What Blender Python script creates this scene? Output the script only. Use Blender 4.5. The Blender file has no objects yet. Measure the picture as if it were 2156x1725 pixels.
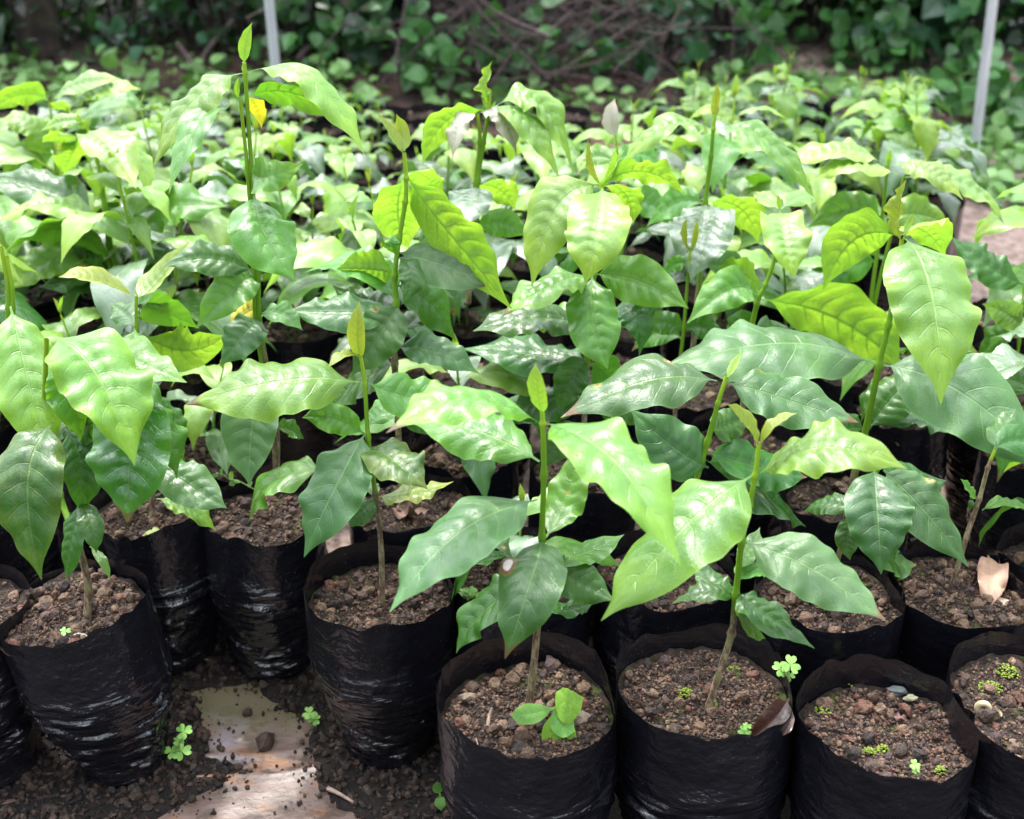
import bpy, math, random
import numpy as np
from mathutils import Vector, Matrix, noise
PI = math.pi
sc = bpy.context.scene
col = sc.collection
random.seed(7)
rs = np.random.RandomState(11)

# ------------------------------------------------------------------ camera model (layout measured on a 2156 x 1725 view of the photo)
F, CX, CY, CAMH, PITCH = 2808.0, 1078.0, 862.5, 0.98, math.radians(28)
sp, cp = math.sin(PITCH), math.cos(PITCH)
CAM = np.array([0, 0, CAMH]); FWD = np.array([0, cp, -sp]); UPV = np.array([0, sp, cp]); RT = np.array([1.0, 0, 0])
def ray(x, y): return FWD + RT*((x-CX)/F) - UPV*((y-CY)/F)
def at(x, y, Y):                       # world point at distance Y in front of the camera
    d = ray(x, y); return CAM + d*(Y/d[1])
def atz(x, y, z):                      # world point at height z
    d = ray(x, y); return CAM + d*((z-CAMH)/d[2])
def depth(p): return float(np.dot(np.asarray(p)-CAM, FWD))
def nrm(v):
    v = np.asarray(v, float); l = np.linalg.norm(v); return v/l if l > 1e-9 else v

# ------------------------------------------------------------------ object helpers
def link(o): col.objects.link(o); return o
def thing(name, loc, label, cat, group=None):
    o = link(bpy.data.objects.new(name, None)); o.location = loc; o.empty_display_size = .02
    o['label'] = label; o['category'] = cat
    if group: o['group'] = group
    return o
def tag(o, label, cat, group=None, kind=None):
    if label: o['label'] = label
    if cat: o['category'] = cat
    if group: o['group'] = group
    if kind: o['kind'] = kind
    return o
def mesh(name, V, Fc, mats, smooth=True, uv=None, colr=None, mi=None):
    me = bpy.data.meshes.new(name)
    V = np.asarray(V, np.float32)
    if isinstance(Fc, np.ndarray):
        k = Fc.shape[1]; n = len(Fc)
        me.vertices.add(len(V)); me.vertices.foreach_set('co', V.ravel())
        me.loops.add(n*k); me.loops.foreach_set('vertex_index', Fc.astype(np.int32).ravel())
        me.polygons.add(n); me.polygons.foreach_set('loop_start', np.arange(n, dtype=np.int32)*k)
        try: me.polygons.foreach_set('loop_total', np.full(n, k, dtype=np.int32))
        except Exception: pass
        me.update(calc_edges=True)
    else:
        me.from_pydata([tuple(v) for v in V.tolist()], [], Fc)
    if uv is not None:
        l = me.uv_layers.new(name='UVMap')
        li = np.zeros(len(me.loops), np.int32); me.loops.foreach_get('vertex_index', li)
        l.data.foreach_set('uv', np.asarray(uv, np.float32)[li].ravel())
    if colr is not None:
        a = me.color_attributes.new('Col', 'FLOAT_COLOR', 'POINT')
        c = np.ones((len(V), 4), np.float32); c[:, :np.asarray(colr).shape[1]] = colr
        a.data.foreach_set('color', c.ravel())
    me.polygons.foreach_set('use_smooth', np.full(len(me.polygons), smooth, dtype=bool))
    for m in (mats if isinstance(mats, (list, tuple)) else [mats]): me.materials.append(m)
    if mi is not None: me.polygons.foreach_set('material_index', np.asarray(mi, np.int32))
    me.validate(); me.update()
    return me
def obj(name, me, parent=None, origin=None):
    o = link(bpy.data.objects.new(name, me))
    if parent: o.parent = parent
    return o
def copy_tree(o, parent=None):
    c = o.copy(); col.objects.link(c)
    if parent: c.parent = parent
    for ch in list(o.children): copy_tree(ch, c)
    return c
class MB:                               # collects geometry for ONE mesh
    def __init__(s): s.V=[]; s.F3=[]; s.F4=[]; s.C=[]; s.n=0
    def add(s, V, Fc, c=None):
        V = np.asarray(V, float); Fc = np.asarray(Fc)
        s.V.append(V); (s.F3 if Fc.shape[1]==3 else s.F4).append(Fc+s.n)
        cc = np.ones((len(V), 3))*(np.array(c) if c is not None else 1.0); s.C.append(cc); s.n += len(V)
    def mesh(s, name, mat, smooth=True):
        V = np.concatenate(s.V); C = np.concatenate(s.C)
        if s.F4 and s.F3:
            q = np.concatenate(s.F4); q3 = np.concatenate([q[:, [0,1,2]], q[:, [0,2,3]]]); Fc = np.concatenate([q3]+s.F3)
        else: Fc = np.concatenate(s.F4 or s.F3)
        return mesh(name, V, Fc, mat, smooth, colr=C)
def tube(pts, rad, k=8, cap=True):
    pts = np.asarray(pts, float); n = len(pts); V=[]; Fc=[]
    rad = np.ones(n)*rad
    ref = np.array([1.0, .03, .02])
    for i in range(n):
        T = nrm(pts[min(i+1, n-1)]-pts[max(i-1, 0)])
        a = nrm(ref - T*np.dot(ref, T)); b = np.cross(T, a); ref = a
        for j in range(k):
            t = 2*PI*j/k; V.append(pts[i]+rad[i]*(a*math.cos(t)+b*math.sin(t)))
    for i in range(n-1):
        for j in range(k): Fc.append((i*k+j, i*k+(j+1)%k, (i+1)*k+(j+1)%k, (i+1)*k+j))
    if cap:
        V.append(pts[-1]); c = len(V)-1
        for j in range(k): Fc.append(((n-1)*k+j, (n-1)*k+(j+1)%k, c, c))
    V = np.array(V); Fc = np.array(Fc)
    return V, Fc
def catmull(pts, sub=6):
    P = [np.asarray(p, float) for p in pts]; P = [2*P[0]-P[1]]+P+[2*P[-1]-P[-2]]; out=[]
    for i in range(1, len(P)-2):
        for s in range(sub):
            t = s/sub; a,b,c,d = P[i-1:i+3]
            out.append(.5*((2*b)+(-a+c)*t+(2*a-5*b+4*c-d)*t*t+(-a+3*b-3*c+d)*t**3))
    out.append(P[-2]); return np.array(out)

# ------------------------------------------------------------------ node helpers
class NT:
    def __init__(s, name):
        s.m = bpy.data.materials.new(name); s.m.use_nodes = True; s.t = s.m.node_tree; s.t.nodes.clear()
        s.out = s.t.nodes.new('ShaderNodeOutputMaterial')
    def n(s, typ, **kw):
        x = s.t.nodes.new('ShaderNode'+typ)
        for k, v in kw.items():
            if k.startswith('i_'):
                key = k[2:].replace('_', ' '); s.set(x.inputs[int(key)] if key.isdigit() else x.inputs[key], v)
            else: setattr(x, k, v)
        return x
    def set(s, sock, v):
        if isinstance(v, bpy.types.NodeSocket): s.t.links.new(v, sock)
        elif isinstance(v, (tuple, list)) and len(v)==3 and sock.type=='RGBA': sock.default_value = (*v, 1)
        else: sock.default_value = v
    def math(s, op, a, b=0.0, c=0.0, clamp=False):
        x = s.t.nodes.new('ShaderNodeMath'); x.operation = op; x.use_clamp = clamp
        s.set(x.inputs[0], a); s.set(x.inputs[1], b); s.set(x.inputs[2], c); return x.outputs[0]
    def mix(s, f, a, b, mode='MIX'):
        x = s.t.nodes.new('ShaderNodeMix'); x.data_type='RGBA'; x.blend_type=mode; x.clamp_factor=True
        s.set(x.inputs[0], f); s.set(x.inputs[6], a); s.set(x.inputs[7], b); return x.outputs[2]
    def step(s, v, lo, hi, a=0.0, b=1.0):
        x = s.t.nodes.new('ShaderNodeMapRange'); x.interpolation_type='SMOOTHSTEP'
        for i, q in enumerate((v, lo, hi, a, b)): s.set(x.inputs[i], q)
        return x.outputs[0]
    def noise(s, vec, scale, detail=3, rough=.55, out='Fac'):
        x = s.n('TexNoise'); s.set(x.inputs['Vector'], vec); x.inputs['Scale'].default_value=scale
        x.inputs['Detail'].default_value=detail; x.inputs['Roughness'].default_value=rough
        return x.outputs[out]
    def mapv(s, vec, scale=(1,1,1), loc=(0,0,0), rot=(0,0,0)):
        x = s.n('Mapping'); s.set(x.inputs[0], vec); x.inputs[1].default_value=loc; x.inputs[2].default_value=rot; x.inputs[3].default_value=scale
        return x.outputs[0]
    def geo(s): return s.n('NewGeometry')
    def objc(s): return s.n('TexCoord').outputs['Object']
    def bump(s, h, strength=.3, dist=.002, normal=None):
        x = s.n('Bump'); s.set(x.inputs['Height'], h); x.inputs['Strength'].default_value=strength; x.inputs['Distance'].default_value=dist
        if normal: s.set(x.inputs['Normal'], normal)
        return x.outputs[0]
    def bsdf(s, color, rough=.5, spec=.5, normal=None, **kw):
        x = s.n('BsdfPrincipled'); s.set(x.inputs['Base Color'], color); s.set(x.inputs['Roughness'], rough); s.set(x.inputs['Specular IOR Level'], spec)
        if normal: s.set(x.inputs['Normal'], normal)
        for k, v in kw.items(): s.set(x.inputs[k.replace('_', ' ')], v)
        return x.outputs[0]
    def done(s, sh): s.t.links.new(sh, s.out.inputs[0]); return s.m

SV = 0.17; NVK = {'pale': 11.0, 'grey': 12.0, 'bright': 9.0, 'lime': 9.0, 'bronze': 9.0, 'sheen': 11.0}
def nvk(k): return NVK.get(k, 8.0)
NV0, SV0 = 8.0, 0.17                      # side veins per leaf half, forward sweep
def leaf_material(name, top, top2, edge, vein, back, trans, tr=.35, rough=.3, spots=(), spotty=0.0, mottle=0.0, spec=.5, NV=8.0, tip0=.98):
    k = NT(name); g = k.geo()
    uv = k.n('UVMap').outputs[0]; sx = k.n('SeparateXYZ'); k.set(sx.inputs[0], uv)
    u = sx.outputs[0]; v = k.math('MULTIPLY_ADD', sx.outputs[1], 2.0, -1.0); a = k.math('ABSOLUTE', v)
    side = k.math('SIGN', v); rnd = k.n('ObjectInfo').outputs['Random']
    ph = k.math('MULTIPLY', k.math('ADD', u, k.math('MULTIPLY', k.math('POWER', a, 1.5), -SV)), NV)
    ph = k.math('ADD', ph, k.math('MULTIPLY', side, .13))
    wob = k.math('MULTIPLY', k.math('SUBTRACT', k.noise(uv, 3.5, 1), .5), .35); ph = k.math('ADD', ph, wob)
    tri = k.math('MULTIPLY', k.math('ABSOLUTE', k.math('SUBTRACT', k.math('FRACT', ph), .5)), 2.0)
    lat = k.math('MULTIPLY', k.step(tri, .90, .985), k.step(a, 1.0, .5, 0, .6))
    mw = k.math('MULTIPLY_ADD', u, -.035, .058)
    mid = k.step(k.math('DIVIDE', a, mw), 1.0, .35)
    veins = k.math('MAXIMUM', lat, mid)
    oc = k.objc()
    n1 = k.noise(k.mapv(oc, (1,1,1)), 22, 3)
    c = k.mix(k.step(n1, .35, .68), top, top2)
    ef = k.math('MULTIPLY', k.step(k.math('ADD', a, k.math('MULTIPLY', k.noise(oc, 40, 2), .6)), .85, 1.4), .75)
    ef = k.math('MAXIMUM', ef, k.step(k.math('ADD', u, k.math('MULTIPLY', k.noise(oc, 55, 4), .45)), tip0, tip0+.27, 0, .8))
    c = k.mix(ef, c, edge)
    if mottle: c = k.mix(k.math('MULTIPLY', k.step(k.noise(oc, 75, 5, .7), .45, .66), mottle), c, edge)
    vw = k.math('MAXIMUM', k.math('MULTIPLY', k.step(tri, .76, .98), k.step(a, 1.0, .25, .25, 1.0)), k.step(k.math('DIVIDE', a, mw), 1.5, .5))
    net0 = k.n('TexVoronoi'); net0.feature='DISTANCE_TO_EDGE'; k.set(net0.inputs['Vector'], k.mapv(uv, (26, 12, 1))); net0.inputs['Scale'].default_value=1.0
    fine = k.math('MULTIPLY', k.step(net0.outputs['Distance'], .10, .0), .35)
    vt = k.math('MAXIMUM', vw, fine)
    hs = k.n('HueSaturation'); k.set(hs.inputs['Hue'], k.math('MULTIPLY_ADD', rnd, .03, .481)); k.set(hs.inputs['Value'], k.math('MULTIPLY_ADD', k.math('FRACT', k.math('MULTIPLY', rnd, 7.13)), .4, .8)); k.set(hs.inputs['Color'], c)
    c = k.mix(k.math('MULTIPLY', fine, .22), hs.outputs[0], vein)
    c = k.mix(k.math('MULTIPLY', k.math('MAXIMUM', veins, k.math('MULTIPLY', k.step(a, .955, .99), .8)), .5), c, vein)
    tb = k.math('MULTIPLY', k.math('GREATER_THAN', k.math('FRACT', k.math('MULTIPLY', rnd, 13.7)), .84), k.step(k.math('ADD', k.math('ADD', u, k.math('MULTIPLY', a, .05)), k.math('MULTIPLY', k.math('SUBTRACT', k.noise(oc, 90, 3), .5), .12)), .925, .96))
    c = k.mix(tb, c, (.10,.05,.02))
    yl = k.math('MULTIPLY', k.math('GREATER_THAN', k.math('FRACT', k.math('MULTIPLY', rnd, 29.3)), .78), k.step(k.noise(oc, 38, 5, .65), .5, .64))
    c = k.mix(k.math('MULTIPLY', yl, .45), c, edge)
    dust = k.math('MULTIPLY', k.step(k.noise(oc, 48, 5, .7), .56, .8), .16)
    c = k.mix(dust, c, (.20,.21,.14))
    if spotty:
        vo = k.n('TexVoronoi'); k.set(vo.inputs['Vector'], oc); vo.inputs['Scale'].default_value = 60
        pick = k.math('GREATER_THAN', k.n('SeparateColor', i_0=vo.outputs['Color']).outputs[0], 1-spotty)
        rr = k.math('MULTIPLY_ADD', k.n('SeparateColor', i_0=vo.outputs['Color']).outputs[1], .16, .06)
        d = k.math('DIVIDE', vo.outputs['Distance'], rr)
        c = k.mix(k.math('MULTIPLY', pick, k.step(d, 2.2, 1.0)), c, (.22,.20,.03))
        c = k.mix(k.math('MULTIPLY', pick, k.step(d, 1.15, .95)), c, (.12,.045,.03))
        c = k.mix(k.math('MULTIPLY', pick, k.step(d, .6, .4)), c, (.55,.42,.36))
    for (su, sv, r) in spots:
        d = k.math('SQRT', k.math('ADD', k.math('POWER', k.math('MULTIPLY', k.math('SUBTRACT', u, su), 2.3), 2.0), k.math('POWER', k.math('SUBTRACT', v, sv), 2.0)))
        d = k.math('ADD', k.math('DIVIDE', d, r), k.math('MULTIPLY', k.math('SUBTRACT', k.noise(uv, 30, 2), .5), .35))
        c = k.mix(k.step(d, 1.25, 1.05), c, (.16,.12,.02)); c = k.mix(k.step(d, 1.05, .95), c, (.13,.05,.04)); c = k.mix(k.step(d, .72, .6), c, (.62,.52,.5))
    bc = k.mix(k.math('MULTIPLY', vw, .6), k.mix(k.step(n1, .3, .7), back, k.mix(1.0, back, (.72,.8,.8), 'MULTIPLY')), k.mix(.4, back, (.34,.44,.16)))
    net = k.n('TexVoronoi'); net.feature='DISTANCE_TO_EDGE'; k.set(net.inputs['Vector'], k.mapv(uv, (34, 20, 1))); net.inputs['Scale'].default_value=1.0
    netf = k.step(net.outputs['Distance'], .0, .12)
    h = k.math('ADD', k.math('MULTIPLY', veins, -1.0), k.math('MULTIPLY', netf, .16))
    h = k.math('ADD', h, k.math('MULTIPLY', k.noise(oc, 420, 2), .22))
    nb = k.bump(h, .45, .0011)
    r2 = k.math('ADD', k.math('ADD', k.math('MULTIPLY', k.noise(oc, 60, 3), .2), rough-.1), k.math('MULTIPLY', dust, .5))
    front = k.bsdf(c, r2, spec, nb, Coat_Weight=.06, Coat_Roughness=rough, Coat_Normal=nb)
    backs = k.bsdf(bc, .5, .35, k.bump(h, -.3, .0009))
    m1 = k.n('MixShader'); k.set(m1.inputs[0], g.outputs['Backfacing']); k.set(m1.inputs[1], front); k.set(m1.inputs[2], backs)
    tl = k.n('BsdfTranslucent'); k.set(tl.inputs['Normal'], nb); k.set(tl.inputs[0], k.mix(k.step(k.math('ADD', u, k.math('MULTIPLY', n1, .4)), .55, .2, 0, .5), k.mix(k.math('MULTIPLY', vt, .95), k.mix(k.step(n1, .25, .75), trans, k.mix(1.0, trans, (.62,.8,.8), 'MULTIPLY')), k.mix(1.0, trans, (.30,.42,.4), 'MULTIPLY')), k.mix(1.0, trans, (.42,.75,.8), 'MULTIPLY')))
    m2 = k.n('MixShader'); m2.inputs[0].default_value = tr; k.set(m2.inputs[1], m1.outputs[0]); k.set(m2.inputs[2], tl.outputs[0])
    return k.done(m2.outputs[0])
L = {}
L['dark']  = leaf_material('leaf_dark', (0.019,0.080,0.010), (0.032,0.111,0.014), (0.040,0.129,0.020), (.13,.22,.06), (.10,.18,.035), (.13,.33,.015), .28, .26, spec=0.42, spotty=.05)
L['blue']  = leaf_material('leaf_blue_green', (0.033,0.094,0.027), (0.051,0.122,0.033), (0.058,0.147,0.039), (.17,.28,.10), (.12,.20,.055), (.11,.28,.03), .22, .37, spec=0.42)  # bluish old leaf, its base colour also lightened to carry sky sheen
L['spot']  = leaf_material('leaf_spotted', (0.023,0.074,0.016), (0.037,0.100,0.020), (0.050,0.129,0.030), (.13,.22,.06), (.11,.19,.045), (.10,.28,.025), .22, .31, spotty=.16, spec=0.42)
L['mott']  = leaf_material('leaf_mottled', (0.023,0.077,0.013), (0.038,0.105,0.018), (0.107,0.155,0.029), (.13,.23,.05), (.11,.19,.045), (.12,.30,.015), .25, .27, mottle=.55, spec=0.42)
L['mid']   = leaf_material('leaf_mid', (0.043,0.147,0.016), (0.070,0.191,0.022), (0.090,0.231,0.018), (.17,.29,.065), (.16,.26,.04), (.20,.45,.02), .33, .29, spec=0.45, spotty=.03)
L['gloss'] = leaf_material('leaf_glossy', (0.024,0.099,0.012), (0.040,0.137,0.018), (0.063,0.179,0.021), (.13,.24,.06), (.10,.18,.035), (.14,.36,.015), .28, .15, spec=0.80)
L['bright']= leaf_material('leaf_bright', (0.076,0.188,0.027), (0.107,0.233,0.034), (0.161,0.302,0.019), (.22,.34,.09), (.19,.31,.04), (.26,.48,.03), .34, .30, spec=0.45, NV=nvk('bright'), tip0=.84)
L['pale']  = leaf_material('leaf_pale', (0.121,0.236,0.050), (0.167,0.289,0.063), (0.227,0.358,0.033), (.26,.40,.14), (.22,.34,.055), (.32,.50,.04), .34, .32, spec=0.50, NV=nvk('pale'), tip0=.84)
L['lime']  = leaf_material('leaf_lime', (0.138,0.262,0.030), (0.180,0.310,0.036), (.25,.38,.025), (.28,.42,.10), (.15,.29,.028), (.34,.54,.035), .42, .36, NV=nvk('lime'))
L['bronze']= leaf_material('leaf_bronze', (.12,.19,.02), (.17,.23,.025), (.26,.28,.022), (.22,.30,.06), (.20,.25,.035), (.40,.46,.03), .34, .24, spec=.7, NV=nvk('bronze'))
L['grey']  = leaf_material('leaf_grey_bronze', (.36,.33,.27), (.42,.39,.32), (.34,.30,.16), (.38,.38,.29), (.34,.32,.21), (.45,.42,.26), .3, .36, NV=nvk('grey'))
L['sheen']= leaf_material('leaf_sky_sheen', (0.074,0.130,0.064), (0.105,0.165,0.085), (.08,.16,.06), (.22,.30,.18), (.12,.2,.06), (.14,.30,.05), .22, .22, spec=1.0, NV=nvk('sheen'))  # dark glossy leaf with the sky reflection greyed into its base colour
L['yellow']= leaf_material('leaf_yellow', (.36,.33,.02), (.42,.37,.025), (.25,.22,.02), (.40,.40,.06), (.36,.34,.04), (.55,.48,.02), .36, .38, spotty=.06)
L['scar']  = leaf_material('leaf_scarred', (0.025,0.081,0.017), (0.038,0.108,0.022), (0.048,0.135,0.029), (.14,.25,.07), (.11,.19,.045), (.11,.29,.025), .22, .31, spots=[(.40,.80,.20)], spec=0.42)
L['eyed']  = leaf_material('leaf_eye_spot', (0.020,0.067,0.014), (0.031,0.091,0.018), (0.048,0.126,0.029), (.13,.22,.06), (.11,.19,.045), (.11,.29,.025), .22, .31, spots=[(.30,-.2,.085)], spec=0.42)

def simple(name, c1, c2, scale=30, rough=.6, bump=.3, dist=.002, spec=.4, detail=4, stretch=(1,1,1), vcol=False, gen=True):
    k = NT(name); oc = k.mapv(k.objc(), stretch)
    f = k.step(k.noise(oc, scale, detail), .35, .65); c = k.mix(f, c1, c2)
    if vcol: c = k.mix(1.0, k.n('Attribute', attribute_name='Col').outputs['Color'], c, 'MULTIPLY')
    return k.done(k.bsdf(c, rough, spec, k.bump(k.noise(oc, scale*3, 4), bump, dist)))
def stem_material():
    k = NT('stem'); oc = k.objc(); w = k.n('Attribute', attribute_name='Col').outputs['Color']
    s = k.n('SeparateColor', i_0=w); wd = s.outputs[0]
    green = k.mix(k.noise(oc, 30, 2), (.10,.22,.012), (.16,.30,.018))
    green = k.mix(s.outputs[1], green, (.24,.36,.02))
    nz = k.noise(k.mapv(oc, (1,1,.35)), 260, 5, .7)
    wood = k.mix(k.step(nz, .4, .62), (.085,.045,.022), (.26,.21,.13))
    wood = k.mix(k.math('MULTIPLY', k.step(k.noise(oc, 70, 2), .5, .62), .6), wood, (.15,.16,.05))
    c = k.mix(wd, green, wood)
    return k.done(k.bsdf(c, k.mix(wd, (.35,.35,.35), (.8,.8,.8)), .4, k.bump(nz, .6, .0012)))
STEM = stem_material()

# polybag film, seen outside and inside
def film_material():
    k = NT('black_film'); oc = k.objc(); uv = k.n('UVMap').outputs[0]
    sx = k.n('SeparateXYZ'); k.set(sx.inputs[0], uv); hgt = sx.outputs[1]
    n = k.noise(k.mapv(uv, (9, 5, 1)), 2.2, 4)
    dust = k.math('MULTIPLY', k.step(k.noise(oc, 30, 5, .7), .47, .75), k.step(hgt, 1.0, .2, .35, 1.0))
    speck = k.step(k.noise(oc, 420, 2), .70, .76)
    speck = k.math('MULTIPLY', speck, k.step(k.noise(oc, 26, 3), .42, .62))
    c = k.mix(k.math('MULTIPLY', dust, .4), (.004,.004,.0065), (.018,.015,.015))
    c = k.mix(k.math('MULTIPLY', speck, .75), c, (.13,.085,.06))
    r = k.math('ADD', k.math('MULTIPLY', dust, .12), k.math('MULTIPLY_ADD', k.noise(oc, 24, 3), .12, k.step(hgt, .5, .85, .03, .16))); r = k.math('ADD', r, k.math('MULTIPLY', speck, .3))
    fine = k.noise(k.mapv(uv, (7, 22, 1)), 1.0, 2, .5)
    gate = k.step(hgt, .78, .55)
    h = k.math('ADD', k.math('MULTIPLY', k.math('MULTIPLY', fine, gate), .8), k.math('MULTIPLY', n, .6))
    nb = k.bump(h, .7, .009); nb = k.bump(k.noise(oc, 300, 2), .08, .001, nb)
    return k.done(k.bsdf(c, r, .95, nb))
FILM = film_material()
def soil_material(name='potting_soil', moss=.5, dark=1.0):
    k = NT(name); oc = k.n('NewGeometry').outputs['Position']
    n = k.noise(oc, 160, 6, .7)
    c = k.mix(k.step(n, .35, .7), (.006*dark,.0035*dark,.0025*dark), (.040*dark,.024*dark,.017*dark))
    m = k.math('MULTIPLY', k.step(k.noise(oc, 28, 5, .6), .56, .68), moss)
    c = k.mix(m, c, k.mix(k.noise(oc, 300, 2), (.035,.055,.008), (.11,.15,.02)))
    return k.done(k.bsdf(c, .85, .25, k.bump(n, .9, .004)))
SOIL = soil_material(); DIRT = soil_material('dark_dirt', .12, .8)
def pebble_material():
    k = NT('cinder_pebble'); oc = k.n('NewGeometry').outputs['Position']; v = k.n('Attribute', attribute_name='Col').outputs['Color']
    n = k.noise(oc, 420, 5, .7); c = k.mix(k.step(n, .3, .7), k.mix(1.0, v, (.5,.46,.44), 'MULTIPLY'), k.mix(1.0, v, (1.2,1.17,1.13), 'MULTIPLY'))
    vo = k.n('TexVoronoi'); k.set(vo.inputs['Vector'], oc); vo.inputs['Scale'].default_value=650
    pit = k.step(vo.outputs['Distance'], .12, .36)
    c = k.mix(pit, k.mix(1.0, v, (.25,.22,.2), 'MULTIPLY'), c)
    return k.done(k.bsdf(c, .72, .35, k.bump(k.math('ADD', n, pit), .7, .0016)))
PEB = pebble_material()

# ------------------------------------------------------------------ leaves
_ps = np.array([0,.03,.07,.12,.19,.27,.36,.46,.56,.66,.75,.815,.865,.905,.94,.97,1.0])
_pw = np.array([.02,.14,.36,.59,.80,.93,.99,1.0,.96,.86,.70,.52,.34,.205,.115,.06,.012])
def prof(s):
    s = np.clip(s, 0, 1); out = np.zeros_like(s)
    sl = np.gradient(_pw, _ps)
    i = np.clip(np.searchsorted(_ps, s, 'right')-1, 0, len(_ps)-2)
    h = _ps[i+1]-_ps[i]; t = (s-_ps[i])/h
    return np.maximum((2*t**3-3*t**2+1)*_pw[i]+(t**3-2*t**2+t)*h*sl[i]+(-2*t**3+3*t**2)*_pw[i+1]+(t**3-t**2)*h*sl[i+1], 0)
def leaf_geo(P0, P1, P2, W, cross, up, seed=0, n=44, m=5, fold=.25, droop=.25, wave=.16, quilt=1.0, twist=0.0, pet=.06, NV=8.0):
    """Coffee-type leaf blade along the curve P0-P1-P2 (P1 lies on it). cross = blade direction, up = side the upper face is on."""
    r = np.random.RandomState(seed)
    P0, P1, P2 = (np.asarray(q, float) for q in (P0, P1, P2))
    C = 2*P1-.5*(P0+P2); t = np.linspace(0, 1, n+1)[:, None]
    P = (1-t)**2*P0+2*t*(1-t)*C+t*t*P2; D = 2*(1-t)*(C-P0)+2*t*(P2-C); t = t[:, 0]
    T = D/np.maximum(np.linalg.norm(D, axis=1, keepdims=True), 1e-9)
    cr = cross[None]-T*(T@cross)[:, None]; cr /= np.linalg.norm(cr, axis=1, keepdims=True)
    N = np.cross(cr, T)
    if np.dot(N[n//2], up) < 0: cr = -cr; N = -N
    tw = (t-.4)*twist; cr, N = cr*np.cos(tw)[:, None]+N*np.sin(tw)[:, None], N*np.cos(tw)[:, None]-cr*np.sin(tw)[:, None]
    Ln = np.linalg.norm(np.diff(P, axis=0), axis=1).sum()
    hw = W/2*prof((t-pet)/(1-pet)); hw = np.where(t < pet, .0011, np.maximum(hw, .0011*(1-t)))
    hw[-1] = .0001
    v = np.linspace(-1, 1, 2*m+1)
    v = np.sign(v)*np.abs(v)**.9
    A = np.abs(v)[None]; S = np.sign(v)[None]; TT = t[:, None]
    s = NV*(TT-SV*A**1.5)+S*.13
    tri = np.abs(np.mod(s, 1)-.5)*2
    env = np.clip((TT-pet)/.12, 0, 1)*np.clip((1-TT)/.15, 0, 1)
    q = .072*quilt*(1-tri**2.4)*np.clip(A*5, 0, 1)*(1.12-A)*env
    ph = r.rand(4)*6.28; fr = r.uniform(3.5, 5.5)
    lowf = np.where(S < 0, np.sin(TT*fr*6.28*.5+ph[0]), np.sin(TT*fr*6.28*.5+ph[1]))
    wf = r.uniform(4.6, 6.4)
    hif = np.where(S < 0, np.sin(TT*wf*6.28+ph[2]+.8*np.sin(TT*7+ph[1])), np.sin(TT*wf*6.28+ph[3]+.8*np.sin(TT*6+ph[0])))
    irr = .62+.38*np.sin(TT*r.uniform(5, 9)+ph[0]*S)
    z = fold*A - droop*A**2.2 + q + env*wave*((A**2.2)*.9*lowf+(A**3.2)*.7*hif*irr)
    lat = v[None]*(1+env*A**2*(.030*hif*irr+.035*lowf)) * np.cos(np.clip(fold*A, 0, 1)*.6)
    big = .05*np.sin(TT*5+ph[2])*(1-A*.5)*env
    V = P[:, None]+cr[:, None]*(lat*hw[:, None])[..., None]+N[:, None]*((z+big)*hw[:, None])[..., None]
    w = 2*m+1
    uv = np.stack([np.broadcast_to(TT, lat.shape), np.broadcast_to((v[None]+1)/2, lat.shape)], -1).reshape(-1, 2)
    i, j = np.meshgrid(np.arange(n), np.arange(w-1), indexing='ij'); a = (i*w+j).ravel()
    Fc = np.stack([a, a+1, a+w+1, a+w], 1)
    V = V.reshape(-1, 3)
    # make the upper face the front face
    f = Fc[(n//2)*(w-1)+m]; nn = np.cross(V[f[1]]-V[f[0]], V[f[3]]-V[f[0]])
    if np.dot(nn, N[n//2]) < 0: Fc = Fc[:, ::-1].copy()
    return V, Fc, uv, Ln
STATS = []
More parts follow.
